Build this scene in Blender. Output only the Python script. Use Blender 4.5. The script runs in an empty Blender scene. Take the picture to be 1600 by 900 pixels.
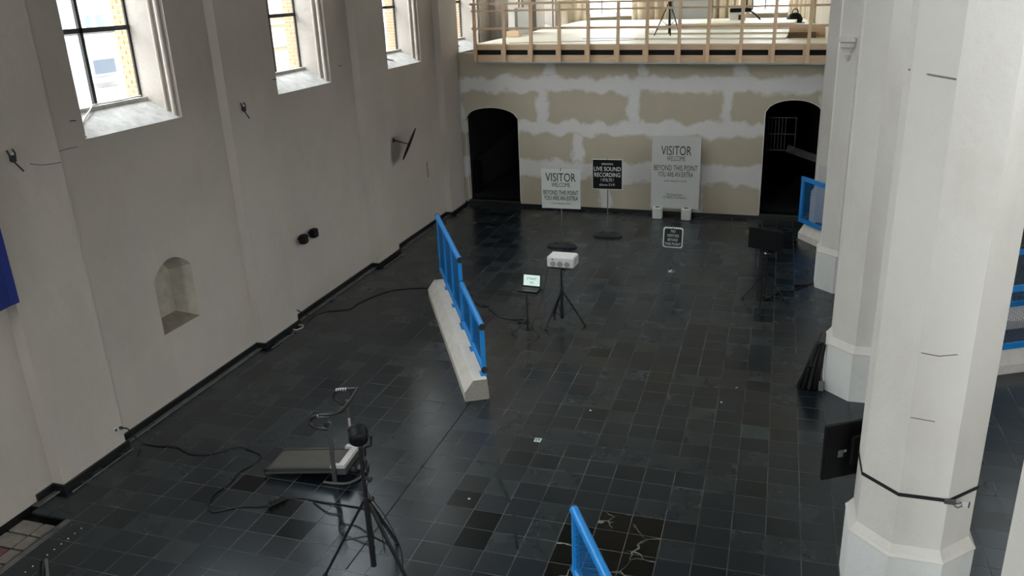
import bpy, math, random
from mathutils import Vector, Matrix
random.seed(7)
C = bpy.context.scene.collection
sc = bpy.context.scene
PI = math.pi
# ---------------------------------------------------------------- camera
F_PX, YAW, PITCH, ROLL, CAMZ = 1285.5, -0.317566, 0.348863, 0.042648, 6.3
fwd = Vector((math.sin(YAW)*math.cos(PITCH), math.cos(YAW)*math.cos(PITCH), -math.sin(PITCH)))
rgt = Vector((math.cos(YAW), -math.sin(YAW), 0))
dwn = fwd.cross(rgt)
r2 = math.cos(ROLL)*rgt + math.sin(ROLL)*dwn
d2 = -math.sin(ROLL)*rgt + math.cos(ROLL)*dwn
cam = bpy.data.objects.new('camera', bpy.data.cameras.new('camera')); C.objects.link(cam)
m = Matrix((r2, -d2, -fwd)).transposed().to_4x4(); m.translation = (0, 0, CAMZ)
cam.matrix_world = m
cam.data.lens = F_PX/1600*36; cam.data.sensor_width = 36; cam.data.clip_end = 300
sc.camera = cam
def project(x, y, z):
    d = Vector((x, y, z-CAMZ)); w = d.dot(fwd)
    return (800+F_PX*d.dot(r2)/w, 450+F_PX*d.dot(d2)/w) if w > .1 else (-999, -999)
# ---------------------------------------------------------------- sky, light, exposure
w = bpy.data.worlds.new('overcast_sky'); sc.world = w; w.use_nodes = True
bg = w.node_tree.nodes['Background']; bg.inputs[0].default_value = (0.93, 0.965, 1.0, 1); bg.inputs[1].default_value = 19.3
sc.view_settings.view_transform = 'Standard'; sc.view_settings.look = 'None'
sc.view_settings.exposure = 0.0; sc.view_settings.gamma = 1; sc.view_settings.use_curve_mapping = False
sc.cycles.use_denoising = True
sc.cycles.max_bounces = 8; sc.cycles.diffuse_bounces = 5; sc.cycles.glossy_bounces = 3
sc.cycles.transparent_max_bounces = 12; sc.cycles.sample_clamp_indirect = 6
sc.cycles.caustics_reflective = False; sc.cycles.caustics_refractive = False
def portal(loc, sx, sz, aim):
    l = bpy.data.lights.new('daylight_portal', 'AREA'); l.shape = 'RECTANGLE'; l.size = sx; l.size_y = sz
    l.cycles.is_portal = True
    o = bpy.data.objects.new('daylight_portal', l); C.objects.link(o); o.location = loc
    o.rotation_euler = Vector(aim).to_track_quat('-Z', 'Y').to_euler()
WX, PFX, TOP = -9.27, -9.08, 12.5
WIN_Y = [9.26+4.93*k for k in range(-3, 6)]; WIN_W, WIN_Z0, WIN_Z1, GX = 2.08, 4.545, 10.6, -9.9
AX, FILL_AWIN, AZ0, AZ1 = 7.0, [(-4.0+4.93*k, 2.4) for k in range(0, 6)], 7.9, 10.6  # unseen aisle windows, added high up to light the lower left wall
FILL_WWIN = (2.9, 6.1, 3.4, 10.0)  # unseen west window, added and sized to light the piers
FILL_WWIN2 = (-7.4, -5.7, 4.0, 10.0)  # second unseen west window, added to light the pilaster sides
for y in WIN_Y: portal((GX-.55, y+WIN_W/2, 7.7), 2.2, 5.8, (1, 0, 0))
for y, ww in FILL_AWIN: portal((AX+.3, y+ww/2, (AZ0+AZ1)/2), ww, AZ1-AZ0, (-1, 0, 0))
portal(((FILL_WWIN[0]+FILL_WWIN[1])/2, -6.3, (FILL_WWIN[2]+FILL_WWIN[3])/2), FILL_WWIN[1]-FILL_WWIN[0], FILL_WWIN[3]-FILL_WWIN[2], (0, 1, 0))
portal(((FILL_WWIN2[0]+FILL_WWIN2[1])/2, -6.3, (FILL_WWIN2[2]+FILL_WWIN2[3])/2), FILL_WWIN2[1]-FILL_WWIN2[0], FILL_WWIN2[3]-FILL_WWIN2[2], (0, 1, 0))
# ---------------------------------------------------------------- mesh helpers
def V(*a): return Vector(a)
class MB:
    def __init__(s): s.v = []; s.f = []; s.m = []; s.sm = []; s.cur = 0
    def add(s, vs, fs, smooth=False):
        b = len(s.v); s.v += [tuple(p) for p in vs]; s.f += [tuple(i+b for i in f) for f in fs]
        s.m += [s.cur]*len(fs); s.sm += [smooth]*len(fs); return s
    def quad(s, a, b, c, d): return s.add([a, b, c, d], [(0, 1, 2, 3)])
    def hexa(s, p): return s.add(p, [(3, 2, 1, 0), (4, 5, 6, 7), (0, 1, 5, 4), (1, 2, 6, 5), (2, 3, 7, 6), (3, 0, 4, 7)])
    def box(s, x0, x1, y0, y1, z0, z1):
        return s.hexa([(x0, y0, z0), (x1, y0, z0), (x1, y1, z0), (x0, y1, z0), (x0, y0, z1), (x1, y0, z1), (x1, y1, z1), (x0, y1, z1)])
    def cbox(s, c, sx, sy, sz, b=0.0):
        x, y, z = c
        if b <= 0: return s.box(x-sx/2, x+sx/2, y-sy/2, y+sy/2, z-sz/2, z+sz/2)
        poly = lambda k, zz: [(x+px*(sx/2-k), y+py*(sy/2-k)) + (zz,) for px, py in ((-1, -1), (1, -1), (1, 1), (-1, 1))]
        def ring(zz, ins):
            hx, hy = sx/2-ins, sy/2-ins; o = []
            for px, py in ((-1, -1), (1, -1), (1, 1), (-1, 1)):
                a = (x+px*hx, y+py*(hy-b), zz); c2 = (x+px*(hx-b), y+py*hy, zz)
                o += [a, c2] if px*py > 0 else [c2, a]
            return o
        rs = [ring(z-sz/2, b), ring(z-sz/2+b, 0), ring(z+sz/2-b, 0), ring(z+sz/2, b)]
        return s.loft(rs, True, True)
    def loft(s, rings, cap0=True, cap1=True, smooth=False):
        n = len(rings[0]); vs = [p for r in rings for p in r]; fs = []
        for i in range(len(rings)-1):
            for j in range(n):
                k = (j+1) % n; fs.append((i*n+j, i*n+k, (i+1)*n+k, (i+1)*n+j))
        s.add(vs, fs, smooth)
        if cap0: s.add(rings[0], [tuple(reversed(range(n)))])
        if cap1: s.add(rings[-1], [tuple(range(n))])
        return s
    def beam(s, p0, p1, wd, ht, up=(0, 0, 1)):
        p0, p1 = Vector(p0), Vector(p1); d = (p1-p0).normalized(); u = Vector(up)
        if abs(d.dot(u)) > .99: u = Vector((0, 1, 0))
        sd = d.cross(u).normalized(); u = sd.cross(d); a = sd*wd/2; b = u*ht/2
        return s.hexa([p0-a-b, p0+a-b, p1+a-b, p1-a-b, p0-a+b, p0+a+b, p1+a+b, p1-a+b])
    def tube(s, pts, r, n=8, smooth=True, caps=True, rs=None):
        pts = [Vector(p) for p in pts]; rings = []; up = None
        for i, p in enumerate(pts):
            d = (pts[min(i+1, len(pts)-1)]-pts[max(i-1, 0)]).normalized()
            if up is None: up = Vector((0, 0, 1)) if abs(d.z) < .9 else Vector((1, 0, 0))
            sd = d.cross(up).normalized(); up = sd.cross(d).normalized(); rr = rs[i] if rs else r
            rings.append([p+(sd*math.cos(2*PI*j/n)+up*math.sin(2*PI*j/n))*rr for j in range(n)])
        return s.loft(rings, caps, caps, smooth)
    def cyl(s, p0, p1, r, n=12, r1=None): return s.tube([p0, p1], r, n, True, True, [r, r if r1 is None else r1])
    def lathe(s, prof, c=(0, 0, 0), n=16, smooth=True):
        return s.loft([[(c[0]+r*math.cos(2*PI*j/n), c[1]+r*math.sin(2*PI*j/n), c[2]+z) for j in range(n)] for r, z in prof], True, True, smooth)
    def prism(s, poly, a, b):   # poly of points (x,y) -> z from a to b
        return s.loft([[(x, y, a) for x, y in poly], [(x, y, b) for x, y in poly]])
    def build(s, name, mats, parent=None, loc=None, rot=None):
        me = bpy.data.meshes.new(name); me.from_pydata(s.v, [], s.f)
        for mm in (mats if isinstance(mats, (list, tuple)) else [mats]): me.materials.append(mm)
        for p, mi, sm in zip(me.polygons, s.m, s.sm): p.material_index = mi; p.use_smooth = sm
        me.update()
        o = bpy.data.objects.new(name, me); C.objects.link(o)
        if parent: o.parent = parent
        if loc: o.location = loc
        if rot: o.rotation_euler = rot
        return o
def smooth_path(p, k=6):
    p = [Vector(q) for q in p]; out = []
    for i in range(len(p)-1):
        a, b, c, d = p[max(i-1, 0)], p[i], p[i+1], p[min(i+2, len(p)-1)]
        for j in range(k):
            t = j/k
            out.append(.5*((2*b)+(c-a)*t+(2*a-5*b+4*c-d)*t*t+(3*b-a-3*c+d)*t**3))
    return out+[p[-1]]
def tag(o, label, cat, group=None, kind=None):
    if label: o['label'] = label
    if cat: o['category'] = cat
    if group: o['group'] = group
    if kind: o['kind'] = kind
    return o
def thing(name, label, cat, loc=(0, 0, 0), rz=0, group=None):
    o = bpy.data.objects.new(name, None); C.objects.link(o); o.empty_display_size = .1
    o.location = loc; o.rotation_euler = (0, 0, rz); return tag(o, label, cat, group)
def struct(o): o['kind'] = 'structure'; return o
def dup(root, loc=None, rz=None, label=None):
    r = root.copy(); C.objects.link(r)
    if loc: r.location = loc
    if rz is not None: r.rotation_euler = (0, 0, rz)
    if label: r['label'] = label
    for ch in list(root.children):
        c = ch.copy(); C.objects.link(c); c.parent = r
        for g in ch.children: d = g.copy(); C.objects.link(d); d.parent = c
    return r
# ---------------------------------------------------------------- materials
def rgb(c): return (c[0], c[1], c[2], 1)
def mat(name, col, rough=.6, metal=0.0, var=0.0, scale=3.0, bump=0.0, bscale=40., emit=None, spec=None, col2=None, stretch=None, rvar=0.0, world=False):
    mt = bpy.data.materials.new(name); mt.use_nodes = True; nt = mt.node_tree; b = nt.nodes['Principled BSDF']
    b.inputs['Base Color'].default_value = rgb(col); b.inputs['Roughness'].default_value = rough; b.inputs['Metallic'].default_value = metal
    if spec is not None: b.inputs['Specular IOR Level'].default_value = spec
    if emit: b.inputs['Emission Color'].default_value = rgb(emit[:3]); b.inputs['Emission Strength'].default_value = emit[3]
    if var or bump or rvar:
        tc = nt.nodes.new('ShaderNodeTexCoord'); mp = nt.nodes.new('ShaderNodeMapping'); nt.links.new(nt.nodes.new('ShaderNodeNewGeometry').outputs['Position'] if world else tc.outputs['Object'], mp.inputs[0])
        if stretch: mp.inputs['Scale'].default_value = stretch
    if var:
        n = nt.nodes.new('ShaderNodeTexNoise'); n.inputs['Scale'].default_value = scale; n.inputs['Detail'].default_value = 6; n.inputs['Roughness'].default_value = .65
        nt.links.new(mp.outputs[0], n.inputs['Vector'])
        r = nt.nodes.new('ShaderNodeValToRGB'); r.color_ramp.elements[0].position = .32; r.color_ramp.elements[1].position = .68
        c2 = col2 or tuple(c*(1-var) for c in col)
        r.color_ramp.elements[0].color = rgb(c2); r.color_ramp.elements[1].color = rgb(col)
        nt.links.new(n.outputs[0], r.inputs[0]); nt.links.new(r.outputs[0], b.inputs['Base Color'])
        if rvar:
            mr = nt.nodes.new('ShaderNodeMapRange'); mr.inputs[1].default_value = .3; mr.inputs[2].default_value = .7
            mr.inputs[3].default_value = rough-rvar; mr.inputs[4].default_value = rough+rvar
            nt.links.new(n.outputs[0], mr.inputs[0]); nt.links.new(mr.outputs[0], b.inputs['Roughness'])
    if bump:
        n2 = nt.nodes.new('ShaderNodeTexNoise'); n2.inputs['Scale'].default_value = bscale; n2.inputs['Detail'].default_value = 4
        nt.links.new(mp.outputs[0], n2.inputs['Vector'])
        bp = nt.nodes.new('ShaderNodeBump'); bp.inputs['Strength'].default_value = bump; bp.inputs['Distance'].default_value = .02
        nt.links.new(n2.outputs[0], bp.inputs['Height']); nt.links.new(bp.outputs[0], b.inputs['Normal'])
    return mt
def plaster(name, col, stain, warm, seed=0.0):
    mt = bpy.data.materials.new(name); mt.use_nodes = True; nt = mt.node_tree; b = nt.nodes['Principled BSDF']; b.inputs['Roughness'].default_value = .85
    b.inputs['Specular IOR Level'].default_value = .2
    tc = nt.nodes.new('ShaderNodeTexCoord')
    def noise(sc_, det, st=(1, 1, 1)):
        mp = nt.nodes.new('ShaderNodeMapping'); mp.inputs['Scale'].default_value = st; mp.inputs['Location'].default_value = (seed, seed, seed)
        nt.links.new(tc.outputs['Object'], mp.inputs[0])
        n = nt.nodes.new('ShaderNodeTexNoise'); n.inputs['Scale'].default_value = sc_; n.inputs['Detail'].default_value = det; n.inputs['Roughness'].default_value = .6
        nt.links.new(mp.outputs[0], n.inputs['Vector']); return n
    def mix(fac_out, lo, hi, c1, c2):
        mr = nt.nodes.new('ShaderNodeMapRange'); mr.inputs[1].default_value = lo; mr.inputs[2].default_value = hi
        nt.links.new(fac_out, mr.inputs[0])
        mx = nt.nodes.new('ShaderNodeMix'); mx.data_type = 'RGBA'; nt.links.new(mr.outputs[0], mx.inputs[0])
        for sock, c in ((mx.inputs[6], c1), (mx.inputs[7], c2)):
            if isinstance(c, tuple): sock.default_value = rgb(c)
            else: nt.links.new(c, sock)
        return mx.outputs[2]
    a = mix(noise(.8, 5).outputs[0], .35, .7, col, warm)
    c = mix(noise(1.6, 8, (1, 1, .5)).outputs[0], .52, .85, a, stain)
    nt.links.new(c, b.inputs['Base Color'])
    n = noise(9, 8); bp = nt.nodes.new('ShaderNodeBump'); bp.inputs['Strength'].default_value = .35; bp.inputs['Distance'].default_value = .03
    nt.links.new(n.outputs[0], bp.inputs['Height']); nt.links.new(bp.outputs[0], b.inputs['Normal'])
    return mt
M_wall = plaster('aged_lime_plaster', (.47, .425, .38), (.41, .37, .32), (.43, .39, .35))
M_pier = plaster('whitewashed_stone', (.635, .61, .57), (.54, .515, .45), (.60, .57, .525), 3.0)
M_plinth = plaster('whitewashed_plinth', (.67, .675, .65), (.55, .55, .52), (.63, .635, .61), 5.0)
M_sill = mat('stone_sill', (.55, .54, .52), .9, var=.35, scale=5, bump=.4, bscale=12)
M_niche = mat('bare_plaster_niche', (.42, .38, .31), .9, var=.3, scale=4, bump=.3, bscale=10)
M_niche2 = mat('niche_bed_stone', (.24, .2, .155), .95, var=.3, scale=8, bump=.4, bscale=14)
M_ceil = plaster('vault_boards', (.22, .21, .19), (.16, .15, .13), (.2, .19, .17), 8.0)
M_grout = mat('floor_grout', (.15, .15, .145), .9, var=.85, scale=1.4)
M_slab = mat('floor_bed', (.02, .022, .025), .8)
def slate(name, c, r, k=.35):
    m_ = mat(name, (c[0]*.56, c[1]*.70, c[2]*.82), r-.085, var=k*.45, scale=1.7, bump=.035, bscale=10, rvar=.010, world=True, spec=.68 if c[0] > .005 else .3)
    m_.node_tree.nodes['Principled BSDF'].inputs['Specular Tint'].default_value = (.80, .93, 1.0, 1); return m_
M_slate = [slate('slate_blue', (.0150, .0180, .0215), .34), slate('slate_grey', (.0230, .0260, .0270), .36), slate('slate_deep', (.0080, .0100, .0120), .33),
           slate('slate_green', (.040, .048, .045), .38), slate('slate_near_black', (.0020, .0022, .0024), .34), slate('slate_brown', (.026, .025, .021), .38)]
def marble():
    mt = mat('black_veined_marble', (.003, .003, .003), .12); nt = mt.node_tree; b = nt.nodes['Principled BSDF']
    tc = nt.nodes.new('ShaderNodeTexCoord'); n = nt.nodes.new('ShaderNodeTexNoise'); n.inputs['Scale'].default_value = 3.5
    mx = nt.nodes.new('ShaderNodeVectorMath'); mx.operation = 'MULTIPLY_ADD'; mx.inputs[1].default_value = (.25, .25, .25)
    tc = nt.nodes.new('ShaderNodeNewGeometry'); nt.links.new(tc.outputs['Position'], n.inputs['Vector']); nt.links.new(n.outputs[1], mx.inputs[0]); nt.links.new(tc.outputs['Position'], mx.inputs[2])
    vo = nt.nodes.new('ShaderNodeTexVoronoi'); vo.feature = 'DISTANCE_TO_EDGE'; vo.inputs['Scale'].default_value = 2.6
    nt.links.new(mx.outputs[0], vo.inputs['Vector'])
    r = nt.nodes.new('ShaderNodeValToRGB'); r.color_ramp.elements[0].position = 0; r.color_ramp.elements[0].color = (.34, .33, .30, 1)
    r.color_ramp.elements[1].position = .026; r.color_ramp.elements[1].color = (.003, .003, .003, 1)
    nt.links.new(vo.outputs['Distance'], r.inputs[0])
    n2 = nt.nodes.new('ShaderNodeTexNoise'); n2.inputs['Scale'].default_value = 1.6; nt.links.new(tc.outputs['Position'], n2.inputs['Vector'])
    r2_ = nt.nodes.new('ShaderNodeValToRGB'); r2_.color_ramp.elements[0].position = .44; r2_.color_ramp.elements[1].position = .58
    nt.links.new(n2.outputs[0], r2_.inputs[0])
    m2 = nt.nodes.new('ShaderNodeMix'); m2.data_type = 'RGBA'; m2.inputs[6].default_value = (.003, .003, .003, 1)
    nt.links.new(r2_.outputs[0], m2.inputs[0]); nt.links.new(r.outputs[0], m2.inputs[7]); nt.links.new(m2.outputs[2], b.inputs['Base Color'])
    return mt
M_marble = marble()
M_skirt = mat('black_skirting', (.006, .007, .007), .4, var=.3)
M_line = mat('pale_mortar_line', (.25, .25, .23), .9, var=.7, scale=2)
M_black = mat('black_metal', (.006, .006, .007), .38, spec=.5)
M_rubber = mat('black_rubber', (.008, .008, .008), .7)
M_cable = mat('black_cable', (.005, .005, .005), .6)
M_bluef = mat('blue_paint', (.010, .22, .60), .32, var=.12, scale=9, spec=.5)
M_blued = mat('blue_mesh_paint', (.006, .11, .32), .45)
M_conc = mat('pale_concrete', (.62, .585, .53), .9, var=.15, scale=5, bump=.3, bscale=25)
M_concend = mat('raw_concrete', (.36, .335, .29), .95, var=.5, scale=45, bump=.6, bscale=60)
M_white = mat('white_plastic', (.68, .68, .66), .4)
M_offw = mat('grey_white_board', (.50, .51, .49), .6)
M_signw = mat('white_board', (.62, .64, .61), .55)
M_vent = mat('grey_vent', (.17, .17, .17), .7)
M_ink = mat('black_ink', (.012, .012, .012), .7)
M_inkw = mat('white_ink', (.72, .74, .70), .6)
M_sblack = mat('black_board', (.004, .004, .0045), .55, spec=.2)
M_sgreen = mat('dark_green_board', (.003, .016, .012), .5)
M_steel = mat('galvanised_steel', (.22, .21, .20), .42, metal=.8)
M_steeld = mat('dull_dark_steel', (.10, .10, .095), .5, metal=.5, var=.2)
M_tread = mat('running_belt', (.075, .07, .062), .8, var=.15, scale=8)
M_deckgrey = mat('charcoal_rail', (.03, .031, .031), .5)
M_silver = mat('silver_plastic', (.52, .52, .50), .4, metal=.2)
M_wood = mat('planed_softwood', (.74, .55, .37), .6, var=.3, scale=3, stretch=(1, 1, 12), col2=(.64, .45, .29))
M_woodh = mat('planed_softwood_long', (.72, .53, .355), .6, var=.3, scale=3, stretch=(1, 12, 12), col2=(.60, .41, .26))
M_wooddk = mat('dark_wood_edge', (.12, .07, .04), .7, var=.3)
M_ply = mat('pale_plywood', (.86, .80, .64), .55, var=.08, scale=2)
M_choir = plaster('choir_plaster', (.74, .67, .54), (.52, .44, .33), (.62, .53, .41), 11.)
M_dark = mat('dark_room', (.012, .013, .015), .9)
M_dark2 = mat('dim_stair_panel', (.045, .047, .04), .9, var=.2)
M_frame = mat('iron_window_bar', (.02, .02, .02), .6)
M_brick = mat('orange_brick', (.52, .30, .17), .9, var=.4, scale=14, bump=.3)
M_mortar = mat('brick_mortar', (.6, .57, .5), .95)
M_facade = mat('white_render', (.80, .81, .82), .9, var=.05)
M_facade2 = mat('cream_brickwork', (.60, .55, .40), .9, var=.2, scale=14, stretch=(1, 1, 6))
M_pale = mat('pale_grey_trim', (.45, .49, .52), .8)
M_shut = mat('teal_shutter', (.17, .28, .28), .7)
M_pane = mat('dark_window_pane', (.12, .15, .19), .15)
M_street = mat('street_asphalt', (.2, .2, .2), .9)
M_banner = mat('royal_blue_cloth', (.006, .02, .18), .75, var=.15, scale=2)
M_screen = mat('lit_screen', (.2, .25, .22), .3, emit=(.62, .80, .72, .85))
M_lcd = mat('screen_text', (.01, .03, .02), .5)
M_tan = mat('worn_buff_tile', (.25, .225, .19), .85, var=.3, scale=9, bump=.2)
M_red = mat('worn_red_tile', (.17, .07, .07), .85, var=.3, scale=9)
M_wire = mat('white_wire', (.6, .6, .58), .6)
M_zinc = mat('zinc_flashing', (.36, .40, .40), .5, metal=.3)
M_teal = mat('mint_sticker', (.45, .60, .55), .6)
def glass():
    mt = bpy.data.materials.new('window_glass'); mt.use_nodes = True; nt = mt.node_tree; nt.nodes.clear()
    o = nt.nodes.new('ShaderNodeOutputMaterial'); t = nt.nodes.new('ShaderNodeBsdfTransparent'); g = nt.nodes.new('ShaderNodeBsdfGlossy')
    t.inputs[0].default_value = (.93, .96, .95, 1); g.inputs['Roughness'].default_value = .03
    mx = nt.nodes.new('ShaderNodeMixShader'); lw = nt.nodes.new('ShaderNodeFresnel'); lw.inputs[0].default_value = 1.3
    nt.links.new(lw.outputs[0], mx.inputs[0]); nt.links.new(t.outputs[0], mx.inputs[1]); nt.links.new(g.outputs[0], mx.inputs[2]); nt.links.new(mx.outputs[0], o.inputs[0])
    return mt
M_glass = glass()
def drywall():
    mt = bpy.data.materials.new('skimmed_plasterboard'); mt.use_nodes = True; nt = mt.node_tree; b = nt.nodes['Principled BSDF']; b.inputs['Roughness'].default_value = .85
    b.inputs['Specular IOR Level'].default_value = .2
    N = nt.nodes.new; L = nt.links.new
    tc = N('ShaderNodeTexCoord'); sp = N('ShaderNodeSeparateXYZ'); n1 = N('ShaderNodeTexNoise'); n1.inputs['Scale'].default_value = 1.9; n1.inputs['Detail'].default_value = 4; n1.inputs['Roughness'].default_value = .55
    L(tc.outputs['Object'], n1.inputs['Vector'])
    ad = N('ShaderNodeVectorMath'); ad.operation = 'SUBTRACT'; ad.inputs[1].default_value = (.5, .5, .5); L(n1.outputs[1], ad.inputs[0])
    ma = N('ShaderNodeVectorMath'); ma.operation = 'MULTIPLY_ADD'; ma.inputs[1].default_value = (.6, .0, .6); L(ad.outputs[0], ma.inputs[0]); L(tc.outputs['Object'], ma.inputs[2])
    L(ma.outputs[0], sp.inputs[0])
    def math_(op, a, b_=None, c=None):
        nd = N('ShaderNodeMath'); nd.operation = op
        for i, q in enumerate((a, b_, c)):
            if q is None: continue
            if isinstance(q, (int, float)): nd.inputs[i].default_value = q
            else: L(q, nd.inputs[i])
        return nd.outputs[0]
    def band(sock, c, h, soft=.10):    # 1 inside c +- h
        d = math_('ABSOLUTE', math_('SUBTRACT', sock, c))
        mr = N('ShaderNodeMapRange'); mr.inputs[1].default_value = h+soft/2; mr.inputs[2].default_value = h-soft/2; L(d, mr.inputs[0]); return mr.outputs[0]
    acc = None
    def mx(o):
        nonlocal acc; acc = o if acc is None else math_('MAXIMUM', acc, o)
    X, Z = sp.outputs[0], sp.outputs[2]
    for c, h in ((3.66, .20), (2.43, .19), (1.2, .27)): mx(band(Z, c, h))
    for zc, zh, xs in ((4.2, .35, (-2.34, .3, 2.94)), (3.05, .5, (-5.3, -2.63, .06, 2.64, 5.15)), (1.85, .4, (-1.55, 1.1, 5.3)), (.4, .6, (-.75, 1.9, 5.3))):
        for xc in xs: mx(math_('MULTIPLY', band(X, xc, .15), band(Z, zc, zh)))
    n2 = N('ShaderNodeTexNoise'); n2.inputs['Scale'].default_value = 1.5; n2.inputs['Detail'].default_value = 8; L(tc.outputs['Object'], n2.inputs['Vector'])
    def two(c1, c2):
        m_ = N('ShaderNodeMix'); m_.data_type = 'RGBA'; m_.inputs[6].default_value = rgb(c1); m_.inputs[7].default_value = rgb(c2); L(n2.outputs[0], m_.inputs[0]); return m_.outputs[2]
    m3 = N('ShaderNodeMix'); m3.data_type = 'RGBA'; L(acc, m3.inputs[0]); L(two((.43, .385, .30), (.50, .445, .35)), m3.inputs[6]); L(two((.60, .59, .575), (.72, .71, .69)), m3.inputs[7])
    L(m3.outputs[2], b.inputs['Base Color']); return mt
M_dry = drywall()
# ================================================================ SETTING
# ---- left wall with windows and niche
def wall_left():
    mb = MB(); y_start, y_end = -6.0, 36.5
    NY0, NY1, NZ0, NZS = 10.01, 10.91, 1.225, 2.16
    cols = [y_start]
    for y in WIN_Y: cols += [y, y+WIN_W]
    cols.append(y_end)
    q = lambda y0, y1, z0, z1: mb.quad((WX, y1, z0), (WX, y0, z0), (WX, y0, z1), (WX, y1, z1))
    for i in range(len(cols)-1):
        a, b = cols[i], cols[i+1]
        if i % 2 == 0: q(a, b, 0, TOP); continue
        q(a, b, WIN_Z1, TOP)
        if a < NY0 < b:
            q(a, NY0, 0, WIN_Z0); q(NY1, b, 0, WIN_Z0); q(NY0, NY1, 0, NZ0)
            n = 12; arc = [(NY0+(NY1-NY0)*j/n, NZS+.24*math.sin(PI*j/n)**.8) for j in range(n+1)]
            for j in range(n):
                (ya, za), (yb, zb) = arc[j], arc[j+1]
                mb.quad((WX, yb, zb), (WX, ya, za), (WX, ya, WIN_Z0), (WX, yb, WIN_Z0))
        else: q(a, b, 0, WIN_Z0)
        # opening lining
        g0, g1, zg = a+.16, b-.12, 4.885
        mb.quad((GX, g1, zg), (WX, b, WIN_Z0), (WX, b, WIN_Z1), (GX, g1, WIN_Z1))
        mb.quad((WX, a, WIN_Z0), (GX, g0, zg), (GX, g0, WIN_Z1), (WX, a, WIN_Z1))
        mb.quad((WX, a, WIN_Z1), (GX, g0, WIN_Z1), (GX, g1, WIN_Z1), (WX, b, WIN_Z1))
    # outer skin to keep the light out between windows
    for i in range(0, len(cols)-1, 2):
        a, b = cols[i]+(-.12 if i else 0), cols[i+1]+.16
        mb.quad((GX-.02, a, -.2), (GX-.02, b, -.2), (GX-.02, b, TOP), (GX-.02, a, TOP))
    for i in range(1, len(cols)-1, 2):
        a, b = cols[i]+.1, cols[i+1]-.06
        mb.quad((GX-.02, a, -.2), (GX-.02, b, -.2), (GX-.02, b, 4.86), (GX-.02, a, 4.86))
        mb.quad((GX-.02, a, WIN_Z1), (GX-.02, b, WIN_Z1), (GX-.02, b, TOP), (GX-.02, a, TOP))
    wl = struct(mb.build('wall_left', M_wall))
    # niche lining
    nm = MB(); D = WX-.33; n = 12
    arc = [(NY0+(NY1-NY0)*j/n, NZS+.24*math.sin(PI*j/n)**.8) for j in range(n+1)]
    bk = lambda y: NY0+.1+(y-NY0)*(NY1-NY0-.28)/(NY1-NY0)
    nm.quad((WX, NY1, NZ0), (D, bk(NY1), NZ0+.13), (D, bk(NY1), NZS), (WX, NY1, NZS)); nm.quad((D, bk(NY0), NZ0+.13), (WX, NY0, NZ0), (WX, NY0, NZS), (D, bk(NY0), NZS))
    nm.quad((D, bk(NY1), NZ0+.13), (D, bk(NY0), NZ0+.13), (D, bk(NY0), NZS), (D, bk(NY1), NZS))
    for j in range(n):
        (ya, za), (yb, zb) = arc[j], arc[j+1]
        nm.quad((WX, ya, za), (WX, yb, zb), (D, bk(yb), zb-.06), (D, bk(ya), za-.06))
        nm.quad((D, bk(yb), NZS), (D, bk(ya), NZS), (D, bk(ya), za-.06), (D, bk(yb), zb-.06))
    nm.cur = 1; nm.quad((WX, NY0, NZ0), (WX, NY1, NZ0), (D, bk(NY1), NZ0+.13), (D, bk(NY0), NZ0+.13))
    nm.build('niche_lining', [M_niche, M_niche2], wl)
    for i, y in enumerate([7.4+4.93*k for k in range(-3, 7)]):
        pm = MB(); hw = 1.19
        pm.loft([[(WX, y, z), (WX+.19, y, z), (WX+.19, y+hw, z), (WX, y+hw, z)] for z in (0, TOP)])
        pm.build('pilaster', M_wall, wl)
    # stone linings of windows: sill and jamb mouldings
    for y in WIN_Y:
        a, b = y, y+WIN_W; s = MB()
        s.quad((WX, a, WIN_Z0), (WX, b, WIN_Z0), (GX+.1, b-.1, 4.83), (GX+.1, a+.14, 4.83))
        s.quad((GX+.1, a+.14, 4.83), (GX+.1, b-.1, 4.83), (GX+.1, b-.1, 4.885), (GX+.1, a+.14, 4.885)); s.quad((GX+.1, a+.14, 4.885), (GX+.1, b-.1, 4.885), (GX, b-.12, 4.885), (GX, a+.16, 4.885))
        s.build('stone_sill', M_sill, wl)
        j = MB()
        for x_, r_ in ((WX-.09, .042), (WX-.21, .03)):
            j.tube([(x_, b-.035+(WX-x_)*-.19+.01, WIN_Z0+.03), (x_, b-.035+(WX-x_)*-.19+.01, WIN_Z1)], r_, 10)
            j.tube([(x_, a+.035+(WX-x_)*.2, WIN_Z0+.03), (x_, a+.035+(WX-x_)*.2, WIN_Z1)], r_, 10)
        j.build('jamb_moulding', M_wall, wl)
    return wl
WL = wall_left()
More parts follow.
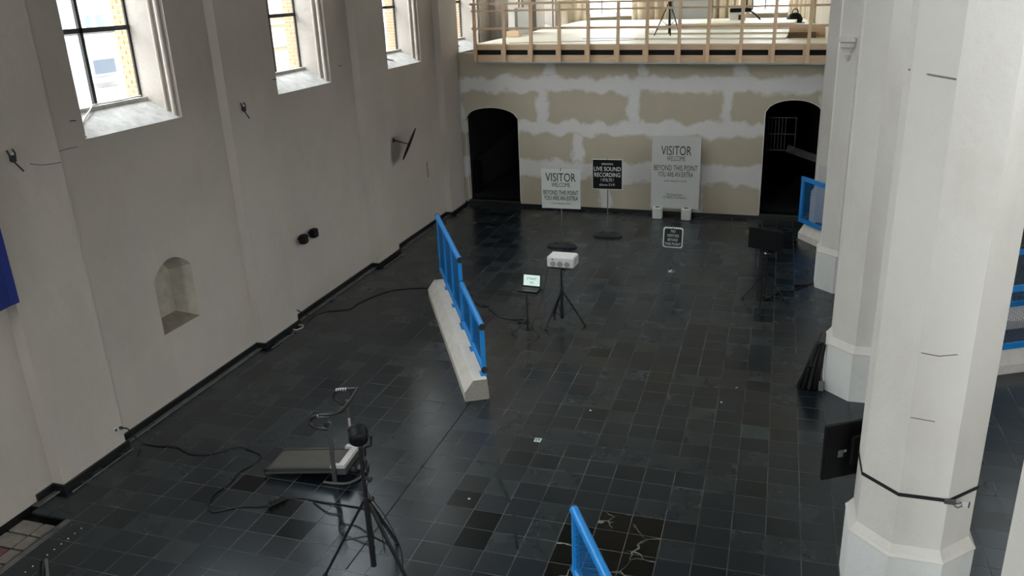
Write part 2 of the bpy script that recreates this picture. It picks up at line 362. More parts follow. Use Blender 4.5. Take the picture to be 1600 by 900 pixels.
# windows
def courses(y, side):
    b = MB(); z = 4.86; k = 0
    while z < WIN_Z1:
        xs = [GX-.03, GX-.13, GX-.28] if k % 2 else [GX-.03, GX-.22, GX-.28]
        for i in range(2):
            b.box(xs[i+1]+.006, xs[i]-.006, min(y, y-side*.2), max(y, y-side*.2)+random.uniform(0, .012), z, z+.062)
        z += .077; k += 1
    return b
for i, y in enumerate(WIN_Y):
    g0, g1 = y+.16, y+WIN_W-.12
    wn = bpy.data.objects.new('window_%d' % (i+1), None); C.objects.link(wn); struct(wn)
    fr = MB(); mid = (g0+g1)/2-.1
    fr.beam((GX, mid, 4.88), (GX, mid, WIN_Z1), .05, .06); 
    for z in (5.97, 7.05, 8.15, 9.25): fr.beam((GX, g0, z), (GX, g1, z), .05, .07)
    fr.beam((GX, g0+.015, 4.88), (GX, g0+.015, WIN_Z1), .03, .04); fr.beam((GX, g1-.015, 4.88), (GX, g1-.015, WIN_Z1), .03, .04)
    fr.build('glazing_bar', M_frame, wn)
    zz = [4.88, 5.97, 7.05, 8.15, 9.25, WIN_Z1]
    for k in range(5):
        for a, b in ((g0, mid), (mid, g1)):
            MB().quad((GX-.012, a, zz[k]), (GX-.012, b, zz[k]), (GX-.012, b, zz[k+1]), (GX-.012, a, zz[k+1])).build('pane', M_glass, wn)
    for yy, sd in ((g1+.2, 1), (g0-.2, -1)):
        o = courses(yy, sd).build('brick_reveal', M_brick, wn); o['kind'] = 'stuff'
        MB().box(GX-.27, GX-.03, min(yy, yy-sd*.19), max(yy, yy-sd*.19), 4.86, WIN_Z1).build('reveal_mortar', M_mortar, wn)
# skirting along the left wall
def skirting():
    b = MB(); pts = [(WX, 7.1)]
    prev = 7.1
    for k in range(0, 4):
        y = 7.4+4.93*k; pts += [(WX, y), (PFX, y), (PFX, y+1.19), (WX, y+1.19)]
    pts.append((WX, 23.4))
    t = .035
    for (xa, ya), (xb, yb) in zip(pts, pts[1:]):
        if abs(ya-yb) < 1e-6:
            b.box(min(xa, xb), max(xa, xb)+t, ya-(t if xb > xa else 0), ya+(0 if xb > xa else t), 0, .1)
        else: b.box(xa, xa+t, ya, yb, 0, .1)
    o = struct(b.build('baseboard_left', M_skirt))
    l = MB()
    for (xa, ya), (xb, yb) in zip(pts, pts[1:]):
        if abs(ya-yb) > 1e-6: l.box(xa+.115, xa+.135, ya, yb, 0, .004)
    l.build('mortar_line', M_line, o)
skirting()
# ---- floor
PIT = (-9.27, -8.545, 2.0, 7.0)
fb = MB(); zf = -.0012
fb.box(WX-.7, PIT[0], -6.5, 37, -.6, zf); fb.box(PIT[0], PIT[1], -6.5, PIT[2], -.6, zf); fb.box(PIT[0], PIT[1], PIT[3], 37, -.6, zf); fb.box(PIT[1], AX+.2, -6.5, 37, -.6, zf)
floor = struct(fb.build('floor', M_grout))
xs = []; x = -4.2
while x < AX: xs.append((x, x+.4)); x += .4
xs.append((-4.45, -4.2)); x = -4.45
while x > WX+.14: xs.append((max(x-.4, WX+.14), x)); x -= .4
DY = .3775; rows = [(8.0+DY*k, 8.0+DY*(k+1)) for k in range(-34, 76)]
def tile_kind(x0, y0):
    cx, cy = x0+.2, y0+DY/2
    r = lambda a, b, c, d: a < cx < b and c < cy < d
    if r(-1.8, -1.0, 7.2, 8.75) or r(-2.2, -1.8, 7.24, 8.0): return 6
    if r(-2.2, -1.8, 8.0, 8.37) or r(-3.8, -3.4, 8.37, 8.75) or r(-3.42, -3.0, 7.6, 8.37): return 4
    if r(-3.8, -3.4, 7.6, 8.37) or r(-3.8, -3.4, 6.87, 7.6): return 2
    if r(-.2, .2, 10.95, 11.4): return 3
    if r(-1.8, -1.0, 17.4, 18.65): return 5
    if r(-6.9, -6.4, 7.9, 8.4) or r(-5.7, -5.2, 7.2, 7.65) or r(-6.1, -5.6, 7.6, 8.0): return 4
    return random.choices([0, 1, 2, 5], [.46, .30, .20, .04])[0]
cand = []
for (x0, x1) in xs:
    for (y0, y1) in rows:
        if x0 < PIT[1] and y0 < PIT[3] and y1 > PIT[2]: 
            if y1 > PIT[3]+.05: pass
            else: continue
        if y0 > 23.3 and x0 < 1.7: continue
        u, v = project((x0+x1)/2, (y0+y1)/2, 0)
        vis = -20 < u < 1310 and -10 < v < 915 and x1 < 1.2 and (x1-x0) > .35 and y0 >= 6.0
        cand.append(((x0+x1)/2, (y0+y1)/2, x1-x0, vis, tile_kind(x0, y0)))
visible = sorted([c for c in cand if c[3]], key=lambda c: c[1])[:300]; vs_ = set((c[0], c[1]) for c in visible)
GAP = .0045
def tile_geo(mb, cx, cy, wx, wy, z=0.0, tx=0, ty=0):
    hx, hy = wx/2-GAP, wy/2-GAP; b = .004
    lo = [(cx-hx, cy-hy, -.03), (cx+hx, cy-hy, -.03), (cx+hx, cy+hy, -.03), (cx-hx, cy+hy, -.03)]
    tp = [(cx+sx*hx, cy+sy*hy, z+tx*sx+ty*sy) for sx, sy in ((-1, -1), (1, -1), (1, 1), (-1, 1))]
    return mb.loft([lo, tp], False, True)
allm = M_slate+[M_marble]; protos = {}
for k in range(7):
    me = tile_geo(MB(), 0, 0, .4, DY).build('tile', allm[k]); protos[k] = me.data; bpy.data.objects.remove(me)
for cx, cy, wx, _, k in visible:
    o = bpy.data.objects.new('tile', protos[k]); C.objects.link(o); o.parent = floor; o.location = (cx, cy, 0)
    o.rotation_euler = (random.uniform(-.0012, .0012), random.uniform(-.0012, .0012), 0)
far = MB()
for cx, cy, wx, _, k in cand:
    if (cx, cy) in vs_: continue
    far.cur = k; tile_geo(far, cx, cy, wx, DY, 0, random.uniform(-.0002, .0002), random.uniform(-.0002, .0002))
o = far.build('far_tiles', allm, floor); o['kind'] = 'stuff'
# long dark joint in the floor
MB().box(-4.462, -4.444, 6.9, 11.2, -.003, .0015).build('open_joint', M_sblack, floor)
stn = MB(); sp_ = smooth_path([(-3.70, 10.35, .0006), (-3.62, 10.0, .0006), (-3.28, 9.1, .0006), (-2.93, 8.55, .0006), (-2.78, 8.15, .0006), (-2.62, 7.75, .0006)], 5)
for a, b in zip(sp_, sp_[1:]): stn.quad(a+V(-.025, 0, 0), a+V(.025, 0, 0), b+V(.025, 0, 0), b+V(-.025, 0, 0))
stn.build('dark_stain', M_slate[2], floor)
# pit with older tiles
pf = MB(); pf.box(PIT[0], PIT[1], PIT[2], PIT[3], -.14, -.125); 
for x_ in (PIT[0], PIT[1]-.012): pf.box(x_, x_+.012, PIT[2], PIT[3], -.12, 0)
pf.box(PIT[0], PIT[1], PIT[3]-.012, PIT[3], -.12, 0); pf.build('pit_bed', M_skirt, floor)
for r_ in range(16):
    y1 = 6.83-.27*r_
    for c_, (a, b) in enumerate(((-9.25, -8.91), (-8.885, -8.56))):
        MB().cbox(((a+b)/2, y1-.125, -.115), b-a-.01, .235, .03, .005).build('old_tile', M_red if (r_, c_) in ((2, 0), (5, 1), (3, 0)) else M_tan, floor)
# ---- right aisle wall, west wall, ceiling
def walls_rest():
    b = MB(); q = lambda y0, y1, z0, z1: b.quad((AX, y0, z0), (AX, y1, z0), (AX, y1, z1), (AX, y0, z1))
    ys = [-6.5]
    for y, ww in FILL_AWIN: ys += [y, y+ww]
    ys.append(37)
    for i in range(len(ys)-1):
        if i % 2 == 0: q(ys[i], ys[i+1], 0, TOP)
        else: q(ys[i], ys[i+1], 0, AZ0); q(ys[i], ys[i+1], AZ1, TOP)
    wr = struct(b.build('wall_right', M_pier))
    k = MB()
    for y, ww in FILL_AWIN:
        for j in range(1, 4): z = AZ0+(AZ1-AZ0)*j/4; k.beam((AX+.1, y, z), (AX+.1, y+ww, z), .05, .05)
        k.beam((AX+.1, y+ww/2, AZ0), (AX+.1, y+ww/2, AZ1), .05, .05)
    k.build('glazing_bar', M_frame, wr)
    for y, ww in FILL_AWIN: MB().quad((AX+.12, y, AZ0), (AX+.12, y+ww, AZ0), (AX+.12, y+ww, AZ1), (AX+.12, y, AZ1)).build('pane', M_glass, wr)
    f = MB(); Y = -6.0; X0, X1, Z0, Z1 = FILL_WWIN
    A0, A1, B0, B1 = FILL_WWIN2; f.box(WX-.7, A0, Y-.2, Y, 0, TOP); f.box(A1, X0, Y-.2, Y, 0, TOP); f.box(A0, A1, Y-.2, Y, 0, B0); f.box(A0, A1, Y-.2, Y, B1, TOP); f.box(X1, AX+.2, Y-.2, Y, 0, TOP); f.box(X0, X1, Y-.2, Y, 0, Z0); f.box(X0, X1, Y-.2, Y, Z1, TOP)
    wf = struct(f.build('wall_front', M_wall))
    k = MB()
    for j in range(1, 4): x_ = X0+(X1-X0)*j/4; k.beam((x_, Y-.1, Z0), (x_, Y-.1, Z1), .10, .10)
    k.build('mullion', M_pier, wf)
    MB().quad((X0, Y-.1, Z0), (X1, Y-.1, Z0), (X1, Y-.1, Z1), (X0, Y-.1, Z1)).build('pane', M_glass, wf)
    MB().quad((A0, Y-.1, B0), (A1, Y-.1, B0), (A1, Y-.1, B1), (A0, Y-.1, B1)).build('pane', M_glass, wf)
    ac = MB(); ac.box(1.3, 1.9, -6, 37, 7.0, TOP); struct(ac.build('wall_arcade_blocker', M_pier))  # unseen wall over the piers, added to block upper aisle light
    ea = MB(); ea.box(1.1, AX+.2, 36.6, 36.9, 0, TOP); ea.box(WX-.8, WX-.6, -6.2, -6.0, 0, TOP); struct(ea.build('wall_aisle_end', M_pier))
    c = MB(); c.box(WX-.8, AX+.3, -6.5, 40.5, TOP, TOP+.3); struct(c.build('ceiling', M_ceil))
walls_rest()
# ---- piers of the nave
def octagon(a, z, cx=0, cy=0):
    t = .4142*a
    return [(cx+x_, cy+y_, z) for x_, y_ in ((-a, t), (-a, -t), (-t, -a), (t, -a), (a, -t), (a, t), (t, a), (-t, a))]
PIERS = [3.235, 8.165, 13.10, 18.02, 22.96]
pier_objs = []
for i, y in enumerate(PIERS):
    p = struct(MB().loft([octagon(.525, .9), octagon(.525, TOP)], False, False).build('pier', M_pier, None, (1.6, y, 0)))
    MB().loft([octagon(.59, 0), octagon(.59, .80)], False, False).build('plinth', M_plinth, p)
    MB().loft([octagon(.59, .80), octagon(.598, .80), octagon(.598, .815), octagon(.575, .84), octagon(.525, .92)], False, False).build('plinth_moulding', M_pier, p)
    pier_objs.append(p)
MB().box(1.1, 1.3, 23.1, 36.5, 4.6, TOP).build('wall_choir', M_choir)['kind'] = 'structure'
# corbel on the third visible pier
cb = MB(); cb.cbox((0, 0, 0), .30, .20, .09, .01); cb.cbox((0, .02, -.10), .25, .16, .09, .01); cb.loft([[(-.11, -.05, -.15), (.11, -.05, -.15), (.11, .1, -.15), (-.11, .1, -.15)], [(-.08, 0, -.24), (.08, 0, -.24), (.08, .1, -.24), (-.08, .1, -.24)]])
cb.loft([[(-.07, -.02, -.28), (.07, -.02, -.28), (.07, .1, -.28), (-.07, .1, -.28)], [(-.015, .04, -.42), (.015, .04, -.42), (.015, .1, -.42), (-.015, .1, -.42)]])
co = cb.build('corbel', M_pier, pier_objs[3], (-.40, -.40, 5.12), (0, 0, -PI/4))
# ================================================================ GALLERY
TH = math.radians(2.9); GP = Vector((-3.93, 23.30, 0)); GT = Vector((math.cos(TH), -math.sin(TH), 0)); GN = Vector((math.sin(TH), math.cos(TH), 0))
def gpt(t, off, z): return GP+GT*t-GN*off+Vector((0, 0, z))
def gallery_wall():
    b = MB(); Z1 = 4.57; T0, T1 = -5.42, 5.5; D = .22
    def arc(a, c, zs, za, n=14): return [(a+(c-a)*j/n, zs+(za-zs)*math.sin(math.acos(1-2*j/n))**1.15) for j in range(n+1)]
    arches = [(-5.09, -3.38, 2.67, 2.995), (3.63, 5.065, 2.94, 3.268)]
    def pan(t0, t1, z0a, z0b): b.quad((t0, 0, z0a), (t1, 0, z0b), (t1, 0, Z1), (t0, 0, Z1)); b.quad((t1, D, z0b), (t0, D, z0a), (t0, D, Z1), (t1, D, Z1))
    cur = T0
    for a, c, zs, za in arches:
        pan(cur, a, 0, 0); A = arc(a, c, zs, za)
        for (ta, z_a), (tb, z_b) in zip(A, A[1:]): pan(ta, tb, z_a, z_b); b.quad((ta, 0, z_a), (ta, D, z_a), (tb, D, z_b), (tb, 0, z_b))
        b.quad((a, 0, 0), (a, D, 0), (a, D, zs), (a, 0, zs)); b.quad((c, D, 0), (c, 0, 0), (c, 0, zs), (c, D, zs)); cur = c
    pan(cur, T1, 0, 0); b.quad((T0, 0, Z1), (T1, 0, Z1), (T1, D, Z1), (T0, D, Z1)); b.quad((T1, 0, 0), (T1, D, 0), (T1, D, Z1), (T1, 0, Z1))
    g = struct(b.build('wall_back', M_dry, None, GP, (0, 0, -TH)))
    s = MB()
    for t0, t1 in ((T0, -5.09), (-3.38, 3.63), (5.065, T1)): s.box(t0, t1, -.03, 0, 0, .1)
    for t0, t1 in ((-5.09, -3.38), (3.63, 5.065)): s.box(t0, t1, -.03, .4, 0, .15)
    s.build('skirting', M_skirt, g)
    for t0, t1 in ((-5.09, -3.38), (3.63, 5.065)): MB().box(t0, t1, -.034, -.012, .142, .158).build('threshold_edge', M_steeld, g)
    e = MB()
    for a, c, zs, za in arches:
        A = [(a, .16)]+arc(a, c, zs, za)+[(c, .16)]
        e.tube([(t, -.004, z) for t, z in A], .011, 6)
    e.build('arch_bead', M_white, g)
    MB().box(-5.43, -5.35, -.05, .25, 0, 4.58).build('timber_edge', M_wooddk, g)
    # dark rooms behind the arches
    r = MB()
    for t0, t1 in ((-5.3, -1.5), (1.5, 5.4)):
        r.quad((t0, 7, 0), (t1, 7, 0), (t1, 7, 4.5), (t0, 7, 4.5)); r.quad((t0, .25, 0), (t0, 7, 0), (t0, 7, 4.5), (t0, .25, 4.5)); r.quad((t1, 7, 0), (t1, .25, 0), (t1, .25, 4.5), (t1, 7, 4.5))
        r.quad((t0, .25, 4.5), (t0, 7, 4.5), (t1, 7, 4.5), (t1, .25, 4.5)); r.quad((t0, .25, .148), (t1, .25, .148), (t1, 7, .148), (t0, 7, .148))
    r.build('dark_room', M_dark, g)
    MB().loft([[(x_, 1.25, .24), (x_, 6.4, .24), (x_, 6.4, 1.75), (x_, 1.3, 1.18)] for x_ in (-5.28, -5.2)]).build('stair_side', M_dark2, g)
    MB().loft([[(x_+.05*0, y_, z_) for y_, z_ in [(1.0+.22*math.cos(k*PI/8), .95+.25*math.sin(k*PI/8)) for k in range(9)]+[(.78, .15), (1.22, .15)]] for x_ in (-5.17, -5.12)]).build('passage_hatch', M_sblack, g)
    k = MB()
    for j in range(6): k.beam((3.68+.09*j, 1.0, 1.75), (3.68+.09*j, 1.0, 2.65), .015, .015)
    for z_ in (1.75, 2.2, 2.65): k.beam((3.66, 1.0, z_), (4.4, 1.0, z_), .02, .02)
    k.beam((4.4, 1.0, 1.75), (4.4, 1.0, 2.65), .02, .02); k.beam((4.2, 1.3, 1.75), (5.3, 1.0, 1.45), .06, .2)
    k.build('stored_grille', M_steeld, g)
    return g
GW = gallery_wall()
# wooden balcony (tilts very slightly, as built)
BAL = thing('balcony_railing', 'long raw timber railing of posts and rails along the edge of the gallery platform', 'railing', gpt(.3, .3, 4.28), 0)
BAL.rotation_euler = (0, .0135, -TH)
tr = lambda t: t-.3
PT = [-4.5, -3.61, -2.80, -1.97, -1.14, -.31, .48, 1.34, 2.09, 2.93, 3.74, 4.58]
for t in PT: MB().cbox((tr(t), 0, .79), .085, .085, 1.58, .004).build('post', M_wood, BAL)
for z, y, hh, tt in ((1.575, .02, .055, .12), (1.39, .055, .055, .03), (.91, .055, .06, .03)):
    MB().box(tr(-4.62), tr(5.15), y-tt/2, y+tt/2, z-hh/2, z+hh/2).build('rail', M_woodh, BAL)
PLAT = bpy.data.objects.new('gallery_platform', None); C.objects.link(PLAT); struct(PLAT); PLAT.location = gpt(.3, .3, 4.28); PLAT.rotation_euler = (0, .0135, -TH)
MB().box(tr(-4.56), tr(5.42), .0, .35, -.035, .0).build('flashing', M_zinc, PLAT)
MB().box(tr(-4.56), tr(5.42), .045, .10, .0, .185).build('lower_beam', M_woodh, PLAT)
MB().box(tr(-4.56), tr(5.05), .045, .10, .325, .46).build('upper_beam', M_woodh, PLAT)
for t in PT:
    MB().box(tr(t)-.12, tr(t)-.045, .045, .10, .185, .325).build('stud', M_wood, PLAT)
MB().box(tr(-4.56), tr(-4.5), .1, 1.2, 0, .46).build('end_beam', M_woodh, PLAT)
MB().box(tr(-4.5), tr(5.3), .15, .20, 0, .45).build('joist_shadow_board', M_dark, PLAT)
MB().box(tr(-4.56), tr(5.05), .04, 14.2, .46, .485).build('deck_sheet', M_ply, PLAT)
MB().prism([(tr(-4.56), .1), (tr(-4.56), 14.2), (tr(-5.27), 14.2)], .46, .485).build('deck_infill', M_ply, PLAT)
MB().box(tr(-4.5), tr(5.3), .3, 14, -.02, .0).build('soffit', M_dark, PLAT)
# raised sheets of deck toward the right rear
for k in range(4):
    MB().box(tr(-.2), tr(3.95-.0*k), 1.6+1.6*k, 8.5, .485+.05*k, .53+.05*k).build('stacked_sheet', M_ply, PLAT)
MB().box(tr(3.98), tr(5.0), 2.4, 2.5, .485, .80).build('timber_upstand', M_woodh, PLAT)
MB().box(tr(3.98), tr(4.7), 2.0, 2.4, .485, .62).build('timber_step', M_wooddk, PLAT)
# choir walls behind
def apse():
    WT = 9.6; b = MB(); P = [(WX, 36.5), (-8.6, 38.0), (-6.3, 38.9), (-2.2, 38.9), (.3, 38.2), (1.1, 36.5)]
    win = {1: (.06, .94, 5.05), 2: (.35, .65, 6.5), 3: (.36, .98, 5.0)}  # middle window is unseen, added to bring more light into the choir
    for i in range(5):
        (xa, ya), (xb, yb) = P[i], P[i+1]; L = lambda t: (xa+(xb-xa)*t, ya+(yb-ya)*t)
        def q(t0, t1, z0, z1): (x0, y0), (x1, y1) = L(t0), L(t1); b.quad((x0, y0, z0), (x1, y1, z0), (x1, y1, z1), (x0, y0, z1))
        if i in win:
            t0, t1, zz = win[i]; q(0, t0, 0, TOP); q(t1, 1, 0, TOP); q(t0, t1, 0, zz); q(t0, t1, WT, TOP)
        else: q(0, 1, 0, TOP)
    a = struct(b.build('wall_apse', M_choir))
    for i, (t0, t1, zz) in win.items():
        (xa, ya), (xb, yb) = P[i], P[i+1]; L = lambda t: (xa+(xb-xa)*t, ya+(yb-ya)*t); k = MB()
        n = Vector((yb-ya, -(xb-xa), 0)).normalized()
        for t in (t0, (t0*2+t1)/3, (t0+t1*2)/3, t1): x_, y_ = L(t); k.beam((x_, y_, zz), (x_, y_, WT), .06, .06)
        for z_ in (zz+1.2, zz+2.4): k.beam(L(t0)+(z_,), L(t1)+(z_,), .05, .05)
        k.build('glazing_bar', M_frame, a)
        (x0, y0), (x1, y1) = L(t0), L(t1)
        MB().quad((x0, y0, zz), (x1, y1, zz), (x1, y1, WT), (x0, y0, WT)).build('pane', M_glass, a)
        s = MB(); s.hexa([Vector((x0, y0, zz-.12))+n*.45, Vector((x1, y1, zz-.12))+n*.45, (x1, y1, zz-.12), (x0, y0, zz-.12), Vector((x0, y0, zz-.1))+n*.45, Vector((x1, y1, zz-.1))+n*.45, (x1, y1, zz+.05), (x0, y0, zz+.05)]); s.build('sill', M_sill, a)
        c = Vector(((x0+x1)/2, (y0+y1)/2, (zz+WT)/2)); portal(c-n*.3, (Vector((x0, y0, 0))-Vector((x1, y1, 0))).length, WT-zz, n)
    # clustered shafts
    for x_, y_, r_ in ((-8.75, 37.2, .14), (-8.45, 37.5, .10), (-8.3, 37.75, .08), (-6.35, 38.3, .10), (-6.05, 38.4, .15), (-5.75, 38.45, .1), (-5.4, 38.6, .08), (-4.95, 38.7, .12), (-2.9, 38.7, .08), (-2.55, 38.6, .14), (-2.2, 38.55, .1), (-1.9, 38.4, .08),
                       (.25, 37.7, .10), (.45, 37.3, .14), (.62, 36.9, .1), (.8, 36.4, .14), (.92, 35.9, .1), (.95, 35.3, .16), (.98, 34.6, .1), (.98, 33.8, .14), (.98, 32.8, .1)):
        MB().cyl((x_, y_, 4), (x_, y_, TOP), r_, 14).build('shaft', M_choir, a)
    MB().box(-4.7, -3.0, 38.65, 38.75, 4.6, 5.6).build('plain_panel', M_pale, a)
    MB().box(-8.6, 1.1, 36.4, 39.2, 4.5, 4.7).build('rear_deck', M_ply, a)
apse()
# ---- buildings across the street
def outside():
    st = struct(MB().box(-40, WX-.7, -20, 70, -.8, -.5).build('street', M_street))
    def bld(label, y0, y1, wmat, h, wins, X=-17.0, ledges=(), group=None):
        t = thing('townhouse', label, 'building', (X, (y0+y1)/2, -.5)); c = (y0+y1)/2
        MB().box(-6, 0, y0-c, y1-c, 0, h+.5).build('facade', wmat, t)
        for (ya, yb, za, zb, kind) in wins:
            f = MB(); f.box(0, .06, ya-c-.06, yb-c+.06, za+.5-.06, zb+.5+.06)
            fo = f.build('window_surround', M_pale, t)
            MB().box(.05, .08, ya-c, yb-c, za+.5, zb+.5).build('window_pane', M_shut if kind == 's' else M_pane, fo)
            if kind == 'd': MB().box(0, .18, ya-c-.2, yb-c+.2, za+.5-.22, za+.5-.1).build('ledge', M_pale, t); MB().box(0, .1, ya-c, yb-c, za+.5-1.6, za+.5-.35).build('door_panel', M_pale, t)
        for z_ in ledges: MB().box(0, .12, y0-c, y1-c, z_+.5, z_+.58).build('string_course', M_pale, t)
        rf = MB().box(-6.1, .2, y0-c-.05, y1-c+.05, h+.5, h+.7).build('roof', M_pane, t)
        return t
    bld('white rendered house across the street, seen through the leftmost window', -4, 23.6, M_facade, 10.5,
        [(17.72, 18.45, 4.64, 4.99, 'd'), (17.75, 17.9, 5.78, 6.1, 's'), (18.1, 18.35, 5.78, 6.1, 's'), (12.5, 13.3, 4.4, 5.2, 'd'), (20.6, 21.3, 4.4, 5.2, 'd')], ledges=(5.55, 5.68))
    bld('cream brick building across the street, seen through the second window', 23.8, 31.5, M_facade2, 11, [(24.2, 25.0, 4.6, 6.2, 'w'), (29.2, 30.0, 4.6, 6.2, 'w')], ledges=(5.45, 5.7, 4.7))
    bld('pale house with dark sash windows, seen through the third window', 31.7, 52, M_facade, 10.5, [(35.12, 35.6, 4.4, 5.05, 'w'), (38.2, 39.0, 4.4, 5.4, 'w'), (42, 43, 4.4, 5.4, 'w'), (33, 33.7, 4.4, 5.3, 'w')], ledges=(4.25,))
outside()
# ================================================================ THINGS
# ---- blue barriers on concrete bases
def expanded_mesh(L, z0, z1, w=.0045):
    b = MB(); px, pz = .085, .030; nx = max(1, int(L/px)); nz = max(1, int((z1-z0)/pz)); px = L/nx; pz = (z1-z0)/nz
    r = .0055
    for j in range(nz+1):      # staggered strands: flat zigzags
        for i in range(nx):
            for s in (0, 1):
                xa, xb = (i+s*.5)*px, (i+s*.5+.5)*px
                up = (s == 0) ^ (j % 2 == 0)
                za = z0+j*pz+(-.3 if up else .3)*pz; zb = z0+j*pz+(.3 if up else -.3)*pz
                za = min(max(za, z0), z1); zb = min(max(zb, z0), z1)
                b.quad((xa, -.010, za-r), (xb, .010, zb-r), (xb, .010, zb+r), (xa, -.010, za+r))
    return b
def barrier(label, loc, rz, L, panels, base=None, zbot=.46, off=.37, group=None, flatframe=False, blk_h=.36):
    """local x runs along the barrier, local y across; panels = [(x0, x1, top z)]"""
    t = thing('safety_barrier', label, 'barrier', loc, rz, group)
    if base:
        x0, x1 = base; prof = [(0, 0), (0, .16*blk_h/.36), (.15, blk_h), (.38, blk_h), (.40, .3*blk_h), (.40, 0)]
        cb_ = MB().loft([[(x0, y, z) for y, z in prof], [(x1, y, z) for y, z in prof]], False, False); cb_.cur = 1
        cb_.add([(x0, y, z) for y, z in prof], [tuple(range(6))]); cb_.add([(x1, y, z) for y, z in prof], [tuple(reversed(range(6)))])
        cb_.build('concrete_base', [M_conc, M_concend], t)
    for (x0, x1, zt) in panels:
        R = .050
        if flatframe:
            MB().beam((x0, off, zt), (x1, off, zt), .05, .10).build('top_rail', M_bluef, t); MB().beam((x0, off, zbot), (x1, off, zbot), .05, .10).build('bottom_rail', M_bluef, t)
        else:
            MB().cyl((x0, off, zt), (x1, off, zt), R, 14).build('top_rail', M_bluef, t); MB().cyl((x0, off, zbot), (x1, off, zbot), R, 14).build('bottom_rail', M_bluef, t)
            for xx in (x0, x1):
                for zz in (zt, zbot): MB().cyl((xx-.012, off, zz), (xx+.012, off, zz), R*1.12, 12).build('end_cap', M_rubber, t)
        n = max(2, round((x1-x0)/1.1)+1)
        for i in range(n):
            xx = x0+.06+(x1-x0-.12)*i/(n-1)
            MB().beam((xx, off, blk_h-.08 if base and base[0]+.1 < xx < base[1] else zbot), (xx, off, zt), .05 if not flatframe else .10, .07 if not flatframe else .05, (0, 1, 0)).build('post', M_bluef, t)
            if base and base[0]+.1 < xx < base[1]-.1: MB().cbox((xx, off-.02, blk_h+.015), .16, .10, .03, .004).build('foot_bracket', M_bluef, t)
        k = expanded_mesh(x1-x0-.1, zbot+.04, zt-.04).build('mesh_panel', M_blued, t, (x0+.05, off, 0)); k['kind'] = 'stuff'
    return t
AZ = math.radians(90+29.5)      # direction (-sin29.5, cos29.5)
# local y must point to the right of the run, so mirror by running from the far end towards the near end
def brr(near, L, **k): pass
u_ = Vector((-math.sin(math.radians(29.5)), math.cos(math.radians(29.5)), 0)); a_ = Vector((math.cos(math.radians(29.5)), math.sin(math.radians(29.5)), 0))
def along(near, s, ac=0): return Vector(near)+u_*s+a_*ac
near = (-4.541, 11.124, 0); Ltot = 5.6
# origin at far end; local x = -u_, local y = a_
rzb = math.atan2(-u_.y, -u_.x)
# with local x=-u_, +y is x rotated +90deg
barrier('long blue fence with a stepped top rail on a pale concrete base in mid-floor', along(near, 5.6), rzb, 5.6,
        [(0.0, 3.28, 1.67), (3.30, 5.46, 1.22)], base=(.45, 5.6))
barrier('blue mesh barrier cut off by the bottom edge, in front of the black veined tiles', along((-1.747, 7.045, 0), 0), rzb, 4,
        [(0.0, 3.2, 1.2)], base=(.9, 3.4), off=0)
bx = (1.273-.705, 20.543-21.439); rz2 = math.atan2(bx[1], bx[0])
barrier('blue framed mesh barrier on a concrete block beside the right archway', (.72, 21.42, 0), rz2, 2.3, [(-.03, 2.3, 1.56)], base=(-.02, 2.3), off=.0, zbot=.5, flatframe=True)
barrier('nearer blue barrier on concrete feet in the right aisle, behind the big pillar', (3.70, 13.97, 0), math.radians(28), 2.6, [(0, 2.6, 1.47)], base=(0, 2.6), off=.1, zbot=.46, flatframe=True)
barrier('farther blue barrier in the right aisle, mostly hidden by the big pillar', (4.0, 15.9, 0), math.radians(28), 2.6, [(0, 2.6, 1.47)], base=(0, 2.6), off=.1, zbot=.46, flatframe=True)
# white board behind the right barrier
wb = thing('leaning_board', 'pale grey blank board standing behind the blue barrier by the right archway', 'board', (1.22, 22.30, 0), math.radians(-35))
MB().cbox((.25, 0, .95), .75, .03, 1.5, .004).build('panel', M_offw, wb); MB().cbox((.25, .03, .12), .7, .04, .24, .004).build('batten', M_wooddk, wb)
# ---- tripods
def tripod(name, label, loc, feet, leg_top, brace_z, top, r=.016, mat_=M_black, cat='stand', knob_zs=(), inner=None, bottom=.1):
    t = thing(name, label, cat, loc)
    MB().cyl((0, 0, bottom), (0, 0, leg_top+.05), r*1.5, 12).build('column', mat_, t)
    MB().cyl((0, 0, leg_top), (0, 0, top), r, 12).build('pole', mat_, t)
    MB().lathe([(r*2.2, 0), (r*2.4, .02), (r*2.2, .05)], (0, 0, leg_top-.025), 12).build('collar', mat_, t)
    MB().lathe([(r*1.9, 0), (r*2.1, .015), (r*1.9, .035)], (0, 0, brace_z-.015), 12).build('collar', mat_, t)
    for fx, fy in feet:
        L = MB().beam((fx*.05, fy*.05, leg_top), (fx, fy, .02), r*1.6, r*1.2).build('leg', mat_, t)
        MB().cyl((fx*.985, fy*.985, .03), (fx*1.02, fy*1.02, .0), r*1.2, 8).build('rubber_foot', M_rubber, L)
        f = .52
        MB().beam((0, 0, brace_z), (fx*f, fy*f, leg_top+(0.02-leg_top)*f), r*.9, r*.5).build('brace', mat_, t)
    for z in knob_zs: MB().cyl((0, 0, z), (r*3.2, 0, z), r*.7, 8).cyl((r*3.2, 0, z), (r*4.2, 0, z), r*1.4, 8).build('knob', M_rubber, t)
    return t
tripod('laptop_stand', 'slim black tripod stand carrying the open laptop', (-4.333, 14.06, 0), [(-.283, -.10), (.25, -.115), (.0, .35)], .28, .07, .86, .013, knob_zs=(.62,), bottom=.05)
tr1 = MB().cbox((0, 0, 0), .50, .36, .02, .004)
sh = thing('laptop_tray', 'flat black tray clamped on top of the slim tripod under the laptop', 'tray', (-4.32, 14.06, .87), math.radians(-4))
tr1.build('tray', M_black, sh); MB().box(-.28, -.02, -.22, -.20, -.012, -.004).build('lip', M_black, sh)
